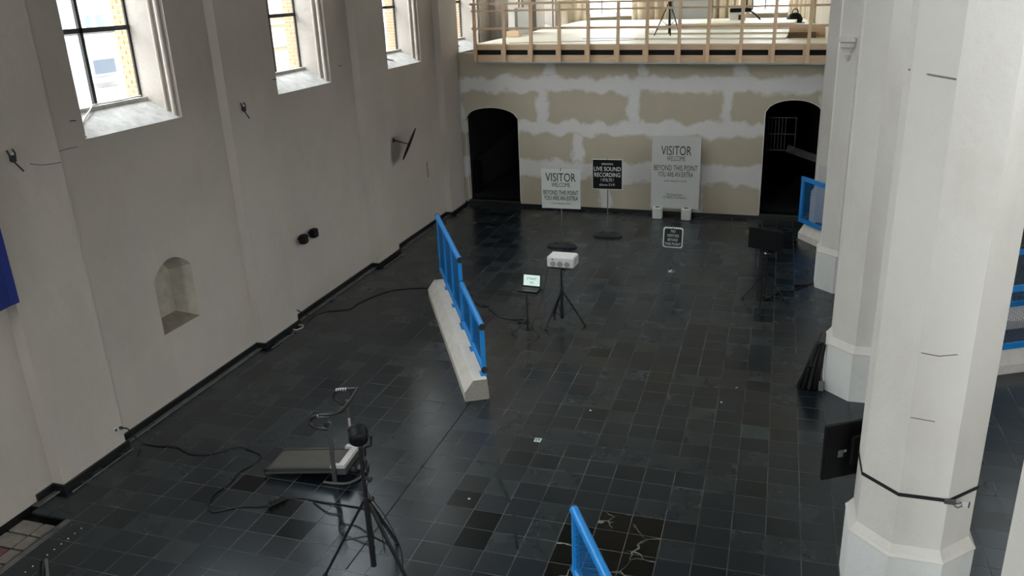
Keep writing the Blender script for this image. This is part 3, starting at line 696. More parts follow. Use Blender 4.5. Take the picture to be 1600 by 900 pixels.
lp = thing('laptop', 'open black laptop showing mirrored green text on a bright screen', 'laptop', (-4.285, 14.08, .885), math.radians(-4))
MB().cbox((0, -.0, .012), .38, .25, .022, .004).build('base', M_black, lp)
kb = MB()
for i in range(12):
    for j in range(4): kb.cbox((-.155+i*.028, .085-j*.03, .0255), .023, .024, .004)
k_ = kb.build('keyboard', M_deckgrey, lp)
MB().cbox((0, -.08, .024), .1, .06, .003).build('touchpad', M_steeld, lp)
ld = bpy.data.objects.new('lid', MB().cbox((0, .006, .135), .38, .012, .27, .004).build('lid_tmp', M_black).data); bpy.data.objects.remove(bpy.data.objects['lid_tmp']); C.objects.link(ld); ld.parent = lp
ld.location = (0, .125, .02); ld.rotation_euler = (math.radians(-12), 0, 0)
MB().box(-.165, .165, -.0025, -.0005, .03, .235).build('display', M_screen, ld)
def lettering(s, parent, x, z, size, width, matl, y=-.0, mirror=False, name='lettering', bold=0.0, d=.0015):
    cu = bpy.data.curves.new('t', 'FONT'); cu.body = s; cu.size = size; cu.align_x = 'CENTER'; cu.align_y = 'CENTER'; cu.extrude = d/2; cu.offset = bold*size; cu.resolution_u = 3
    o = bpy.data.objects.new('t', cu); C.objects.link(o); bpy.context.view_layer.update()
    me = bpy.data.meshes.new_from_object(o); bpy.data.objects.remove(o)
    xs_ = [v.co.x for v in me.vertices]; ys_ = [v.co.y for v in me.vertices]
    wd = max(xs_)-min(xs_); hg = max(ys_)-min(ys_); cx, cy = (max(xs_)+min(xs_))/2, (max(ys_)+min(ys_))/2; k = width/wd if width else 1
    for v in me.vertices:
        X, Yv, Zv = (v.co.x-cx)*k, (v.co.y-cy), v.co.z
        v.co = (-X if mirror else X, -Zv, Yv)
    if mirror: me.flip_normals()
    me.materials.clear(); me.materials.append(matl); me.name = name
    ob = bpy.data.objects.new(name, me); C.objects.link(ob); ob.parent = parent; ob.location = (x, y, z); return ob
lettering("THAT'S", ld, 0, .165, .062, .20, M_lcd, -.0035, True, d=.001); lettering('IT!', ld, 0, .085, .06, .07, M_lcd, -.0035, True, d=.001)
# projector
tripod('projector_stand', 'black tripod holding the white projector', (-3.815, 14.715, 0), [(-.226, -.41), (.477, -.06), (-.26, .373)], .67, .13, 1.18, .02, knob_zs=(1.12,))
pj_ = thing('projector', 'white boxy video projector with three round grey vents, on its own tripod', 'projector', (-3.79, 14.76, 1.19), math.radians(-3))
MB().cbox((0, 0, -.012), .42, .30, .02, .003).build('mounting_plate', M_black, pj_)
MB().cbox((0, 0, .115), .53, .37, .21, .018).build('housing', M_white, pj_)
for x_ in (-.14, .0, .14):
    v = MB().cyl((x_, -.183, .085), (x_, -.192, .085), .052 if x_ else .055, 20).build('vent', M_vent, pj_)
    for q in range(-2, 3): MB().cbox((x_, -.1935, .085+q*.02), .08, .003, .005).build('vent_slat', M_white, v)
MB().cyl((-.15, -.183, .175), (-.15, -.19, .175), .014, 10).build('sensor', M_ink, pj_)
for q in range(5): MB().cbox((.267, 0, .06+q*.03), .004, .26, .01).build('side_slot', M_vent, pj_)
# tv on tripod
tripod('monitor_stand', 'black tripod under the flat monitor at the right', (-.018, 16.607, 0), [(-.42, .145), (.47, .02), (-.065, -.625)], .60, .15, 1.33, .021, knob_zs=(1.05,))
tv = thing('monitor', 'flat black monitor, switched off, on a tripod near the right archway', 'monitor', (-.03, 16.60, 1.17), math.radians(-24.0))
MB().cbox((0, -.06, .205), .72, .035, .43, .005).build('housing', M_sblack, tv); MB().box(-.345, .345, -.0795, -.0785, .02, .405).build('display', M_sblack, tv)
MB().cbox((0, -.032, .2), .2, .02, .2, .003).build('wall_plate', M_black, tv)
MB().cbox((.0, -.0, -.10), .05, .05, .02).build('clamp', M_white, tv)
# ---- treadmill
td = thing('treadmill', 'old grey folding treadmill with silver hood and black looped handlebars', 'treadmill', (-5.46, 8.49, 0), math.radians(5))
def treadmill():
    sl = lambda s: .045+.13*(s+1.06)/1.2     # underside height
    def slab(s0, s1, f0, f1, z0, z1): 
        return MB().hexa([(s0, f0, sl(s0)+z0), (s1, f0, sl(s1)+z0), (s1, f1, sl(s1)+z0), (s0, f1, sl(s0)+z0), (s0, f0, sl(s0)+z1), (s1, f0, sl(s1)+z1), (s1, f1, sl(s1)+z1), (s0, f1, sl(s0)+z1)])
    slab(-1.06, .14, .0, .05, 0, .075).build('side_rail', M_deckgrey, td); slab(-1.04, .10, .51, .56, 0, .075).build('side_rail', M_deckgrey, td)
    slab(-1.06, .14, -.004, .0, .0, .03).build('side_trim', M_steeld, td)
    slab(-1.03, .06, .055, .505, .045, .068).build('running_belt', M_tread, td)
    slab(-1.08, -1.02, .0, .56, -.005, .06).build('rear_roller', M_black, td)
    h = MB(); z = .075
    h.hexa([(.05, -.01, sl(.05)+z), (.16, -.01, sl(.16)+z), (.16, .57, sl(.16)+z), (.05, .57, sl(.05)+z), (.06, 0, sl(.05)+z+.05), (.15, 0, sl(.16)+z+.04), (.15, .56, sl(.16)+z+.04), (.06, .56, sl(.05)+z+.05)])
    for f0, f1 in ((-.01, .06), (.50, .57)): h.hexa([(-.06, f0, sl(0)+z), (.06, f0, sl(0)+z), (.06, f1, sl(0)+z), (-.06, f1, sl(0)+z), (-.05, f0, sl(0)+z+.04), (.06, f0, sl(0)+z+.05), (.06, f1, sl(0)+z+.05), (-.05, f1, sl(0)+z+.04)])
    h.build('motor_hood', M_silver, td); slab(.04, .17, -.01, .57, -.02, .075).build('motor_housing', M_steeld, td)
    MB().cyl((.18, .1, .13), (.18, .46, .13), .035, 12).build('motor', M_black, td); MB().cyl((.2, .12, .16), (.26, .12, .16), .04, 10).build('belt_wheel', M_rubber, td)
    for f in (-.03, .59): MB().beam((.0, f, .0), (.03, f, .97), .055, .035, (0, 1, 0)).build('upright', M_steeld, td)
    MB().cbox((.03, .57, .62), .03, .02, .16, .003).build('silver_plate', M_silver, td)
    MB().tube(smooth_path([(-.16, -.04, .022), (.05, -.04, .022), (.2, .0, .025), (.3, .15, .03), (.3, .4, .03), (.2, .58, .025), (.05, .62, .022), (-.16, .62, .022)], 5), .021, 8).build('base_tube', M_steeld, td)
    path = [(.02, -.03, .86), (-.14, -.03, .865), (-.24, -.03, .93), (-.215, -.03, 1.01), (-.1, -.03, 1.06), (.06, -.03, 1.085), (.16, .06, 1.09), (.19, .22, 1.10), (.2, .38, 1.12), (.2, .5, 1.15), (.22, .57, 1.18), (.16, .59, 1.16), (.02, .59, 1.14), (-.12, .59, 1.10), (-.17, .59, 1.03), (-.13, .59, .95), (-.05, .59, .90), (.05, .59, .885)]
    MB().tube(smooth_path(path, 5), .023, 10).build('handlebar', M_black, td)
    for f in (-.03, .59):
        g = MB()
        for q in range(5): g.cyl((-.12+q*.035, f, 1.052+(.07 if f > 0 else 0)+q*.005), (-.105+q*.035, f, 1.054+(.07 if f > 0 else 0)+q*.005), .0255, 10)
        g.build('grip_ring', M_silver, td)
    MB().cyl((-.0, -.075, .94), (.0, -.03, .94), .04, 14).build('knob', M_rubber, td)
    MB().tube(smooth_path([(.17, .42, 1.11), (.13, .47, 1.17), (.15, .52, 1.12), (.1, .55, 1.16), (.08, .58, 1.05)], 5), .006, 6).build('loose_wire', M_cable, td)
treadmill()
# ---- film light on stand
tripod('light_stand', 'tall black telescopic light stand beside the treadmill', (-4.10, 6.93, 0), [(-.53, -.20), (.50, -.12), (.02, .56)], .98, .52, 1.62, .022, knob_zs=(1.27, 1.02), bottom=.10)
ls = MB(); 
st2 = thing('film_lamp', 'round black film lamp with a yoke, clamped on top of the light stand', 'lamp', (-4.085, 6.95, 1.62), 0)
MB().cbox((0, 0, -.01), .07, .06, .12, .006).build('clamp', M_black, st2); MB().cbox((0, 0, -.17), .06, .05, .10, .006).build('lower_clamp', M_black, st2)
hb = bpy.data.objects.new('lamp_head', MB().lathe([(.05, -.12), (.085, -.11), (.10, -.08), (.098, .02), (.108, .03), (.108, .06), (.098, .065)], (0, 0, 0), 24).build('tmp_h', M_sblack).data)
bpy.data.objects.remove(bpy.data.objects['tmp_h']); C.objects.link(hb); hb.parent = st2; hb.location = (-.03, 0, .20); hb.rotation_euler = (math.radians(-70), 0, math.radians(28))
for q in range(4): MB().cyl((0, 0, -.09+q*.025), (0, 0, -.083+q*.025), .104, 24).build('cooling_fin', M_black, hb)
MB().cyl((0, 0, .066), (0, 0, .07), .09, 20).build('lens', M_pane, hb)
MB().tube(smooth_path([(.0, 0, .03), (.06, .0, .05), (.11, 0, .08), (.12, 0, .2)], 4), .012, 8).build('yoke', M_black, st2)
MB().cyl((.09, 0, .2), (.15, 0, .2), .02, 10).build('knob', M_rubber, st2)
# cable loops on the light stand
def cable(label, pts, r=.008, cat='cable', matl=M_cable, k=6, name='cable', parent=None):
    o = MB().tube(smooth_path(pts, k), r, 6).build(name, matl, parent)
    if not parent: tag(o, label, cat)
    return o
cable('thin black cord hanging from the film lamp down its stand', [(-4.07, 6.93, 1.72), (-4.04, 6.90, 1.5), (-4.02, 6.89, 1.3), (-4.05, 6.90, 1.12), (-3.9, 6.95, .8), (-3.78, 6.98, .45), (-3.76, 7.0, .2), (-3.8, 7.05, .012), (-3.95, 7.35, .01)], .006)
cable('black cord curling over the floor from the near wall socket to the power strip',
      [(-9.0, 8.53, .37), (-8.97, 8.58, .33), (-8.96, 8.66, .16), (-8.9, 8.72, .02), (-8.64, 8.72, .01), (-8.32, 8.76, .01), (-8.0, 8.65, .01), (-7.74, 8.68, .01), (-7.56, 8.81, .01), (-7.4, 8.98, .01), (-7.17, 8.96, .01), (-6.89, 8.85, .01), (-6.855, 8.66, .01), (-6.95, 8.41, .01), (-6.91, 8.1, .01), (-6.965, 7.84, .01), (-6.87, 7.59, .01), (-6.73, 7.48, .01), (-6.6, 7.545, .01), (-6.43, 7.66, .01), (-6.23, 7.72, .01), (-6.08, 7.78, .02)], .011)
cable('straight black cable from the power strip towards the light stand', [(-5.98, 7.95, .02), (-5.74, 8.04, .01), (-5.44, 8.03, .01), (-5.08, 8.04, .01), (-4.68, 8.0, .01), (-4.4, 7.7, .01), (-4.15, 7.3, .01)], .008)
cable('short looping black cable lying in the bright patch in front of the treadmill', [(-5.53, 8.0, .012), (-5.36, 7.9, .012), (-5.2, 7.83, .012), (-5.03, 7.82, .012), (-4.9, 7.68, .012), (-4.7, 7.67, .012), (-4.4, 7.5, .012)], .007)
cable('second thin cable curving across the bright patch to the foot of the light stand', [(-5.44, 8.02, .014), (-5.2, 8.0, .012), (-5.05, 7.9, .012), (-4.9, 7.55, .012), (-4.7, 7.45, .012), (-4.3, 7.35, .012)], .006)
ps = thing('power_strip', 'black multi-socket power strip on the floor in front of the treadmill', 'power strip', (-6.0, 7.86, 0), math.radians(60))
MB().cbox((0, 0, .022), .26, .06, .04, .006).build('body', M_rubber, ps)
for q in (-.08, 0, .08): MB().cbox((q, 0, .06), .045, .045, .05, .006).build('plug', M_rubber, ps)
cable('long black cable along the floor from the far wall socket to the concrete base', [(-9.2, 13.6, .3), (-9.13, 13.66, .24), (-9.08, 13.8, .1), (-9.0, 14.05, .01), (-8.84, 14.3, .01), (-8.45, 14.5, .01), (-8.4, 14.9, .01), (-8.23, 15.43, .01), (-7.95, 15.83, .01), (-7.27, 16.09, .01), (-6.6, 16.1, .01)], .012)
cable('black cable from behind the concrete base to the laptop stand', [(-5.95, 15.5, .01), (-5.7, 15.2, .01), (-5.62, 15.25, .01), (-5.36, 14.97, .01), (-5.07, 14.7, .01), (-4.78, 14.66, .01), (-4.6, 14.7, .01), (-4.37, 14.3, .02)], .011)
tag(MB().cbox((0, 0, .018), .16, .07, .035, .006).build('power_adapter', M_rubber, None, (-4.62, 14.56, 0), (0, 0, .3)), 'black power adapter brick on the floor beside the laptop stand', 'adapter')
tag(MB().cbox((0, 0, .02), .14, .07, .04, .006).build('cable_joint', M_rubber, None, (-5.62, 15.27, 0), (0, 0, -.5)), 'black cable coupling on the floor just behind the blue fence', 'plug')
cable('thin cord hanging from the projector down to the laptop stand', [(-4.04, 14.65, 1.25), (-4.08, 14.6, 1.05), (-4.1, 14.55, .85), (-4.16, 14.5, .6), (-4.2, 14.35, .4), (-4.28, 14.2, .15), (-4.3, 14.12, .012)], .007)
cable('thin cord hanging beside the laptop tray', [(-4.12, 14.3, .88), (-4.08, 14.3, .7), (-4.06, 14.35, .4), (-4.1, 14.4, .12), (-4.2, 14.45, .01)], .005)
cable('black cord hanging from the monitor at the right to the floor', [(-.24, 16.68, 1.16), (-.22, 16.7, .95), (-.2, 16.72, .7), (-.18, 16.75, .3), (-.1, 16.8, .012), (.05, 16.82, .012)], .007)
cable('black cable from the monitor stand to the pillar', [(.08, 16.85, .012), (.3, 17.36, .012), (.5, 17.4, .012), (.6, 17.46, .012), (.69, 17.6, .012), (.75, 17.75, .012)], .012)
cable('cable running from the floor box to the foot of the third pillar', [(.86, 17.88, .012), (.93, 17.92, .012), (.98, 18.03, .012), (.985, 18.1, .03)], .01)
tag(MB().cbox((0, 0, .02), .30, .10, .04, .006).build('floor_box', M_rubber, None, (.72, 17.83, 0), (0, 0, .2)), 'flat black distribution box on the floor by the third pillar', 'power strip')
tag(MB().cbox((0, 0, .03), .13, .10, .06, .01).build('power_adapter', M_rubber, None, (.05, 16.81, 0), (0, 0, .4)), 'small black adapter on the floor under the monitor stand', 'adapter')
# ---- signs
def oval_base(t, w_=.80, d_=.34):
    b = MB(); n = 20
    ring = lambda kx, ky, z: [(kx*w_/2*math.copysign(abs(math.cos(2*PI*j/n))**.8, math.cos(2*PI*j/n)), ky*d_/2*math.sin(2*PI*j/n), z) for j in range(n)]
    b.loft([ring(1, 1, 0), ring(1, 1, .03), ring(.85, .8, .075), ring(.3, .45, .10)]); b.build('rubber_base', M_rubber, t)
    for s in (-1, 1): MB().cbox((s*.14, 0, .10), .05, .16, .03, .006).build('grip', M_rubber, t)
def post_sign(name, label, loc, rz, w_, h_, zb, bmat, lines, frame=None, tilt=0.0, radius=0.0, base=True):
    t = thing(name, label, 'sign', loc, rz)
    MB().cyl((0, .03, .05), (0, .03, zb+h_+.02), .014, 10).build('pole', M_steel, t)
    bd = MB()
    if radius:
        pl = []
        for cx, cz, a0 in ((w_/2-radius, h_-radius, 0), (-w_/2+radius, h_-radius, 90), (-w_/2+radius, radius, 180), (w_/2-radius, radius, 270)):
            for q in range(5): a = math.radians(a0+q*22.5); pl.append((cx+radius*math.cos(a), cz+radius*math.sin(a)))
        bd.loft([[(x_, -.01, z_) for x_, z_ in pl], [(x_, .01, z_) for x_, z_ in pl]])
    else: bd.box(-w_/2, w_/2, -.01, .01, 0, h_)
    bo = bd.build('board', frame or bmat, t, (0, 0, zb))
    bo.rotation_euler = (0, tilt, 0)
    if frame:
        e = .028; rr = max(radius-.02, 0); pf_ = MB()
        if radius:
            ps_ = [(x_*(w_-2*e)/w_, e+z_*(h_-2*e)/h_) for x_, z_ in pl]; pf_.loft([[(x_, -.014, z_) for x_, z_ in ps_], [(x_, -.009, z_) for x_, z_ in ps_]])
        else: pf_.box(-w_/2+.02, w_/2-.02, -.014, -.009, .02, h_-.02)
        pf_.build('face', bmat, bo)
    for s, zc, sz, wd, mt_, bold in lines: lettering(s, bo, 0, zc, sz*1.22, wd, mt_, -.0165, bold=bold)
    MB().cyl((0, -.02, h_-.02), (0, -.012, h_-.02), .014, 10).build('bolt', M_ink, bo)
    if base: oval_base(t)
    else: MB().lathe([(.10, 0), (.10, .012), (.03, .02), (.02, .06)], (0, .03, 0), 20).build('floor_flange', M_steel, t)
    return t
post_sign('standing_sign', 'square white sign on a pole with a rubber base, VISITOR WELCOME, behind the projector', (-5.06, 19.66, 0), 0, 1.0, 1.0, 1.02, M_signw,
          [('VISITOR', .80, .25, .78, M_ink, .0), ('WELCOME', .61, .13, .48, M_ink, -.003), ('BEYOND THIS POINT', .41, .135, .90, M_ink, .0), ('YOU ARE AN EXTRA', .27, .135, .88, M_ink, .0), ('in the making of a movie', .13, .06, .5, M_ink, -.01)], tilt=.0)
post_sign('standing_sign', 'square black sign with white lettering LIVE SOUND RECORDING on a pole', (-4.10, 20.80, 0), 0, .80, .80, 1.27, M_sblack,
          [('attention', .68, .075, .30, M_inkw, 0), ('LIVE SOUND', .545, .128, .70, M_inkw, .006), ('RECORDING', .39, .128, .68, M_inkw, .006), ('! STILTE !', .255, .09, .34, M_inkw, .003), ('silence S.V.P.', .13, .072, .42, M_inkw, .0)], frame=M_signw)
post_sign('standing_sign', 'small dark green sign NO VISITORS BEYOND THIS POINT on a low steel post', (-2.085, 18.215, 0), 0, .45, .48, .585, M_sgreen,
          [('NO', .395, .075, .10, M_inkw, .006), ('VISITORS', .29, .075, .27, M_inkw, .006), ('BEYOND', .19, .075, .23, M_inkw, .006), ('THIS POINT', .09, .075, .36, M_inkw, .006)], frame=M_inkw, radius=.05, base=False, tilt=.03)
pb = thing('poster_board', 'large grey-white VISITOR WELCOME board leaning on the plasterboard wall on two blocks', 'sign', (-2.60, 22.93, 0), math.radians(-1.0))
bb = MB().box(-.67, .67, -.012, .012, 0, 2.03).build('board', M_offw, pb, (0, -.02, .27)); bb.rotation_euler = (-.06, .0, 0)
for s, zc, sz, wd, bold in (('VISITOR', 1.63, .30, .83, .0), ('WELCOME', 1.41, .16, .50, -.003), ('BEYOND THIS POINT', 1.15, .175, 1.2, .0), ('YOU ARE AN EXTRA', .97, .165, .97, .0), ('in the making of a movie', .78, .075, .62, -.01), ('The Grote Scener', .40, .08, .45, -.005), ('© TRAP\'S IT the Reserve', .32, .075, .64, -.005)):
    lettering(s, bb, 0, zc, sz*1.22, wd, M_ink, -.014, bold=bold)
for x_ in (-.45, .35):
    f = MB().cbox((0, 0, .165), .26, .24, .33, .02).build('support_block', M_signw, pb, (x_, -.16, 0)); MB().cbox((0, -.0, .335), .12, .06, .01).build('slot', M_ink, f); MB().beam((-.03, -.09, .34), (.03, .02, .34), .02, .01).build('clip', M_ink, f)
# ---- floor sticker
fs = thing('floor_sticker', 'small mint square sticker with a black symbol stuck on a floor tile', 'sticker', (-3.065, 10.24, 0.001), 0)
MB().box(-.05, .05, -.055, .055, 0, .0012).build('decal', M_teal, fs); MB().cyl((0, 0, .001), (0, 0, .002), .036, 16).build('symbol', M_ink, fs); MB().cyl((0, -.006, .002), (0, -.006, .003), .018, 12).build('symbol_dot', M_inkw, fs)
# ---- pillar monitor and strap
pm_ = thing('flat_screen', 'black flat screen seen from behind, strapped to the back of the near pillar', 'monitor', (1.11, 8.655, 1.08), math.radians(33))
MB().cbox((.1, 0, .33), 1.12, .05, .67, .006).build('housing', M_sblack, pm_, None); MB().cbox((.15, -.045, .33), .6, .05, .35, .01).build('rear_bulge', M_black, pm_)
MB().cbox((-.26, -.028, .30), .065, .004, .085).build('rating_label', M_vent, pm_); MB().cbox((-.205, -.028, .325), .03, .004, .03).build('sticker', M_offw, pm_)
so = thing('ratchet_strap', 'black webbing strap wrapped round the near pillar with a metal ratchet', 'strap', (1.6, 8.165, 1.5))
pck = MB(); pck.tube([(-.535, -.1, 5.50), (-.40, -.35, 5.48), (-.23, -.525, 5.46)], .008, 4); pck.tube([(-.2, -.527, 3.02), (-.05, -.527, 3.0), (.1, -.527, 3.03)], .005, 4); pck.tube([(-.21, -.527, 2.35), (.0, -.527, 2.33)], .005, 4); pck.build('crack', M_vent, pier_objs[1])
MB().loft([octagon(.531, -.02), octagon(.534, -.02), octagon(.534, .02), octagon(.531, .02)], False, False).build('webbing', M_rubber, so)
MB().cbox((.23, -.545, .0), .10, .03, .05, .004).build('ratchet', M_steeld, so, None)
MB().tube([(.27, -.56, -.01), (.33, -.53, -.005), (.345, -.52, -.05), (.30, -.55, -.055), (.27, -.56, -.03)], .006, 6).build('handle', M_steeld, so)
MB().beam((.42, -.46, -.03), (.415, -.465, -.09), .006, .02).build('loose_end', M_rubber, so)
MB().cbox((.36, -.515, -.03), .05, .004, .06).build('care_tag', M_offw, so, None)
# ---- bundle leaning at second pillar
bd_ = thing('folded_umbrella', 'folded black cloth bundle leaning against the plinth of the second pillar', 'bundle', (.84, 12.93, 0))
def bundle():
    for i in range(11):
        a = i/10; x0 = -.20+.28*a; p0 = Vector((x0-.0, -.10+.05*math.sin(i*2.1), .012)); p1 = Vector((.02+.11*a, .05+.03*math.cos(i*1.7), .76-.04*abs(a-.5)))
        mid = (p0+p1)/2+Vector((-.02, -.04, .0))
        MB().tube(smooth_path([p0, mid, p1], 5), .03, 8, rs=None).build('cloth_fold', M_rubber if i % 2 else M_sblack, bd_)
    MB().cyl((-.25, -.12, .01), (.08, .06, .95), .014, 8).build('shaft', M_black, bd_); MB().cyl((-.26, -.02, .01), (.06, .08, .78), .012, 8).build('rib', M_steeld, bd_)
    MB().tube(smooth_path([(-.14, -.14, .40), (-.02, -.1, .42), (.1, 0, .44), (.11, .08, .44)], 4), .02, 6).build('tie', M_black, bd_)
bundle()
tag(MB().cbox((0, 0, .08), .08, .06, .16, .006).build('small_box', M_vent, None, (.965, 12.80, 0)), 'small grey box on the floor between the black bundle and the plinth', 'box')
# ---- wall fixtures
for i, (y, z, lab) in enumerate(((14.2, 1.62, 'small black wall speaker, the left one of the pair beside the pilaster'), (14.62, 1.63, 'small black wall speaker, the right and higher-looking one of the pair'))):
    s = thing('wall_speaker', lab, 'speaker', (WX, y, z), 0)
    MB().cyl((0, 0, 0), (.06, 0, 0), .025, 8).build('bracket', M_black, s); MB().cbox((.13, 0, 0), .14, .17, .19, .02).build('cabinet', M_sblack, s); MB().cyl((.2, 0, 0), (.206, 0, 0), .06, 14).build('speaker_cone', M_rubber, s)
wh = thing('wall_hatch', 'small plastered hatch set in the left wall near the far corner', 'hatch', (WX, 21.2, 1.62))
MB().cbox((.012, .05, 0), .03, .36, .40, .004).build('cover', M_wall, wh); MB().box(0, .02, -.17, -.14, -.22, .22).build('gap', M_niche2, wh)
for (y, z, lab, plug) in ((8.49, .37, 'cream double wall socket with a black plug, at the foot of the near left wall', 8.5), (13.58, .30, 'white wall socket with a black plug beyond the second pilaster', 13.6)):
    s = thing('wall_outlet', lab, 'socket', (PFX if y < 9 else WX, y, z))
    MB().cbox((.008, 0, 0), .016, .16, .085, .004).build('face_plate', M_sill, s)
    for q in (-.04, .04): MB().cyl((.016, q, 0), (.019, q, 0), .022, 12).build('socket', M_ink if q < 0 else M_vent, s)
    MB().cyl((.018, .04, 0), (.06, .04, 0), .022, 10).build('plug', M_rubber, s)
wbk = thing('wall_reflector', 'thin dark disc on a short arm sticking out from the far left wall', 'wall fitting', (WX, 19.05, 2.80))
MB().cyl((0, 0, 0), (.02, 0, 0), .06, 12).build('wall_rose', M_steeld, wbk); MB().cyl((0, 0, 0), (.42, .02, -.10), .014, 8).build('arm', M_black, wbk)
dk = MB().lathe([(.05, -.012), (.44, -.004), (.44, .004), (.05, .025)], (0, 0, 0), 28).build('disc', M_sblack, wbk, (.43, .02, -.10))
nv = Vector((-8.84, 19.07, 2.70-6.3)).cross(Vector((0, .78, .56))).normalized()+Vector((.04, -.06, 0)); dk.rotation_euler = nv.to_track_quat('Z', 'Y').to_euler()
for (y, z, lab) in ((7.84, 4.62, 'wrought iron clamp with a dangling tail on the nearest pilaster'), (12.71, 4.54, 'wrought iron clamp with a bright glint on the second pilaster')):
    s = thing('iron_clamp', lab, 'hook', (PFX, y, z))
    MB().tube([(.02, -.045, .05), (.04, -.045, 0), (.04, -.02, -.10), (.04, .03, -.10), (.04, .045, 0), (.02, .04, .05)], .012, 6).build('jaw', M_ink, s)
    MB().cbox((.03, 0, -.06), .05, .06, .07, .006).build('block', M_ink, s); MB().cyl((.03, .01, -.10), (.05, .10, -.24), .01, 6).build('tail', M_ink, s); MB().cyl((.05, 0, .0), (.058, 0, 0), .012, 8).build('painted_glint', M_white, s)  # white disc imitates a glint of light on the iron
for y, z, w_ in ((8.60, 4.829, 'above the crack on the nearest pilaster edge'), (9.1, 4.832, 'just left of the leftmost window sill'), (13.5, 4.86, 'on the edge of the second pilaster'), (14.1, 4.845, 'at the left end of the second window sill'), (16.7, 4.856, 'just right of the second window'), (18.53, 4.83, 'left of the third window')):
    tag(MB().beam((WX, y-.04, z), (WX+.03, y+.04, z-.005), .02, .012).build('iron_pin', M_ink), 'short rusty iron pin '+w_, 'pin', 'iron pins in the left wall')
cr = MB(); cr.tube(smooth_path([(WX+.0, 8.62, 4.42), (WX+.0, 8.72, 4.46), (WX, 8.9, 4.475), (WX, 9.1, 4.47)], 3), .006, 4); cr.tube(smooth_path([(PFX, 8.1, 4.44), (PFX, 8.3, 4.385), (PFX, 8.58, 4.36)], 4), .006, 4)
cr.build('crack', M_vent, WL)
bn = thing('hanging_banner', 'royal blue cloth banner cut off by the left edge, hanging beside the pilaster', 'banner', (-9.0, 6.55, 2.81))
fl = MB(); n = 14
rg = [[(.02*math.sin(i*1.3), -.85+1.70*i/n, z) for i in range(n+1)] for z in (0, .9, 1.8)]
for a in range(2):
    for i in range(n): fl.quad(rg[a][i], rg[a][i+1], rg[a+1][i+1], rg[a+1][i])
fl.build('cloth', M_banner, bn); MB().cyl((0, -.9, 1.8), (0, .9, 1.8), .015, 8).build('rod', M_steel, bn)
for yy in (-.8, .8): MB().cyl((-.27, yy, 1.8), (0, yy, 1.8), .012, 8).build('hanger', M_steel, bn)
# coil by the second socket
tag(MB().tube([(-9.0+.10*math.cos(q*PI/8), 13.36+.13*math.sin(q*PI/8), .012) for q in range(17)], .008, 6, caps=False).build('wire_coil', M_wire), 'small ring of pale wire lying on the floor by the second pilaster', 'wire')
# sill objects
wc = MB(); wc.tube(smooth_path([(WX-.02, 9.30, 4.575), (WX-.25, 9.50, 4.70), (GX+.13, 9.98, 4.86), (GX+.04, 10.15, 4.90), (GX+.04, 10.4, 4.90), (GX+.06, 10.7, 4.90), (GX+.04, 11.0, 4.905), (GX+.03, 11.18, 4.91)], 6), .013, 6)
tag(wc.build('cable', M_wire), 'white cord trailing over the sill of the leftmost window', 'cord')
tag(MB().beam((-9.62, 19.75, 4.745), (-9.50, 19.95, 4.69), .02, .02).build('iron_rod', M_ink), 'short dark rod lying on the sill of the third window', 'rod')
tag(MB().beam((-9.62, 24.55, 4.745), (-9.50, 24.75, 4.69), .02, .02).build('iron_rod', M_ink), 'short dark rod lying on the sill of the fourth window behind the railing', 'rod')
# floor studs beside the pit
for q in range(11):
    y = 6.754-.109*q
    tag(MB().lathe([(.009, 0), (.008, .004), (.003, .006)], (-8.186, y, 0), 8).build('floor_stud', M_white), 'tiny bright floor stud in the row beside the tile pit', 'stud', 'floor studs beside the pit')
# dark stand at lower left
fsd = thing('folding_easel', 'dark folding stand at the bottom left corner, only the tips of two bars showing', 'stand', (-7.45, 5.50, 0))
MB().beam((-.09, .12, .50), (-.05, -.12, .0), .035, .025).build('leg', M_black, fsd); MB().beam((-.045, .165, .50), (.16, -.12, .0), .035, .025).build('leg', M_black, fsd); MB().beam((-.07, .14, .40), (-.12, .1, .0), .03, .02).build('leg', M_black, fsd)
MB().beam((-.07, .0, .22), (.07, .0, .22), .02, .02).build('crossbar', M_black, fsd)
# chips on the floor
for x_, y_, w_ in ((-.543, 12.03, 'left of the grey-green tile, near the second pillar'), (-.34, 12.6, 'out from the black bundle, the farther of two'), (-3.54, 8.58, 'right of the light stand'), (-2.5, 11.3, 'right of the front end of the concrete base')):
    tag(MB().cbox((x_, y_, .004), .03, .02, .008, .002).build('plaster_chip', M_white), 'tiny white chip on the dark floor '+w_, 'chip', 'plaster chips on the floor')
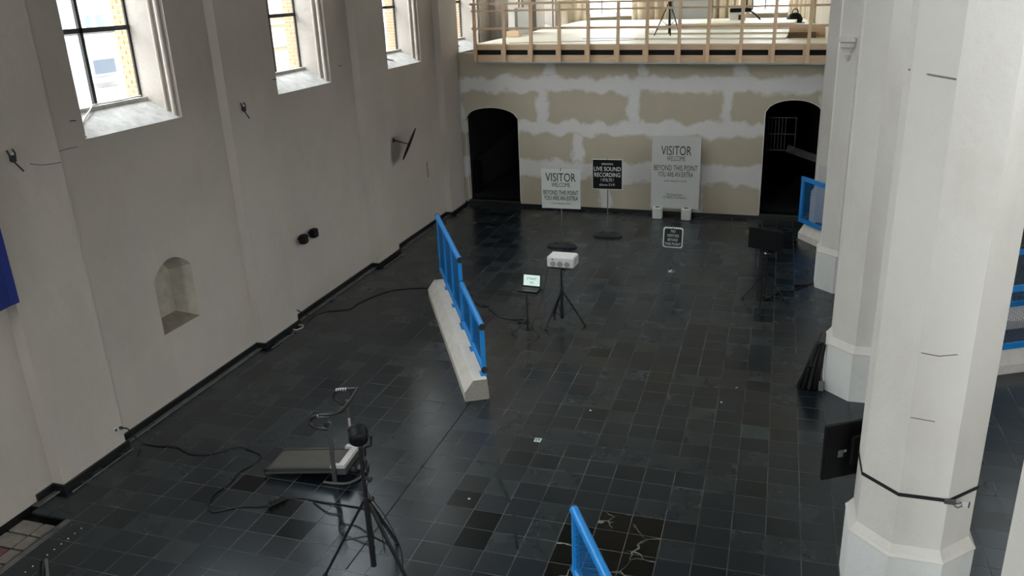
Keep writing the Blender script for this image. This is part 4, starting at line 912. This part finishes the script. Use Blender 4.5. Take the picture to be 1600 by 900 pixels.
# ---- things on the gallery deck
def gz(t): return 4.28+.485-.0135*(t-.3)
def deck(t, y_in): p = gpt(t, -y_in+.3, 0); return (p.x, p.y, gz(t))
tripod('camera_tripod', 'black photographic tripod standing on the gallery deck', deck(.62, 2.6), [(-.46, .05), (.30, .1), (.05, -.10)], .98, .30, 1.75, .022, knob_zs=(1.2,))
dl = deck(1.55, 10.0)
wl_ = thing('work_lamp', 'white and black work machine at the back of the gallery deck', 'machine', (dl[0]+.3, dl[1]-.8, dl[2]))
MB().cbox((0, 0, .22), .55, .4, .40, .03).build('body', M_white, wl_); MB().cbox((0.1, 0, .50), .75, .3, .14, .03).build('head', M_sblack, wl_); MB().cbox((.1, -.21, .25), .12, .02, .18).build('panel', M_ink, wl_)
for s in (-.22, .22): MB().cyl((s, -.2, .05), (s, .2, .05), .05, 10).build('wheel', M_rubber, wl_)
MB().cyl((.3, 0, .5), (.3, 0, 1.6), .03, 8).build('mast', M_black, wl_)
dA = deck(2.1, 10)
cable('black hose running from the work machine across the gallery deck', [(wl_.location.x+.35, wl_.location.y, dl[2]+.5), (wl_.location.x+.6, wl_.location.y-.05, dl[2]+.35), (wl_.location.x+.95, wl_.location.y-.1, dl[2]+.03), (wl_.location.x+1.3, wl_.location.y-.1, dl[2]+.02), (wl_.location.x+1.62, wl_.location.y, dl[2]+.02)], .03)
bg_ = thing('equipment_bag', 'small black equipment bag on a blue mat at the back of the deck', 'bag', (wl_.location.x+1.95, wl_.location.y-.1, dl[2]))
MB().cbox((0, 0, .02), .7, .4, .03, .005).build('blue_mat', M_bluef, bg_); MB().lathe([(.26, .03), (.28, .15), (.2, .30), (.08, .36)], (0, 0, 0), 12).build('bag_body', M_sblack, bg_); MB().tube(smooth_path([(-.1, 0, .33), (-.05, 0, .46), (.08, 0, .46), (.12, 0, .3)], 4), .02, 6).build('handle', M_black, bg_)
cable('thin cable lying along the front of the gallery deck', [deck(-3.6, .4), deck(-2.4, .75), deck(-1.0, 1.2), deck(-.2, 1.6), deck(.1, 2.2)], .012)
cable('second thin cable farther back on the gallery deck', [deck(-1.9, 2.2), deck(-.9, 2.2), deck(-.3, 2.1), deck(-.1, 2.2)], .014)
cable('cable along the deck around the feet of the camera tripod', [deck(.0, 2.4), deck(.4, 2.75), deck(.9, 2.6), deck(1.3, 2.7)], .012)
tag(MB().cbox((0, 0, .10), .42, .25, .18, .004).build('timber_block', M_woodh, None, (deck(-4.42, 2.0)[0]+.0, deck(-4.42, 2.0)[1]+1.2, deck(-4.4, 2)[2])), 'pale timber block on the deck behind the first railing posts', 'timber')
tag(MB().cbox((0, 0, .42), .10, 1.6, .84, .004).build('display_board', M_offw, None, (-8.52, 28.4, 4.837)), 'upright grey-white panel standing along the left side of the gallery deck', 'panel')
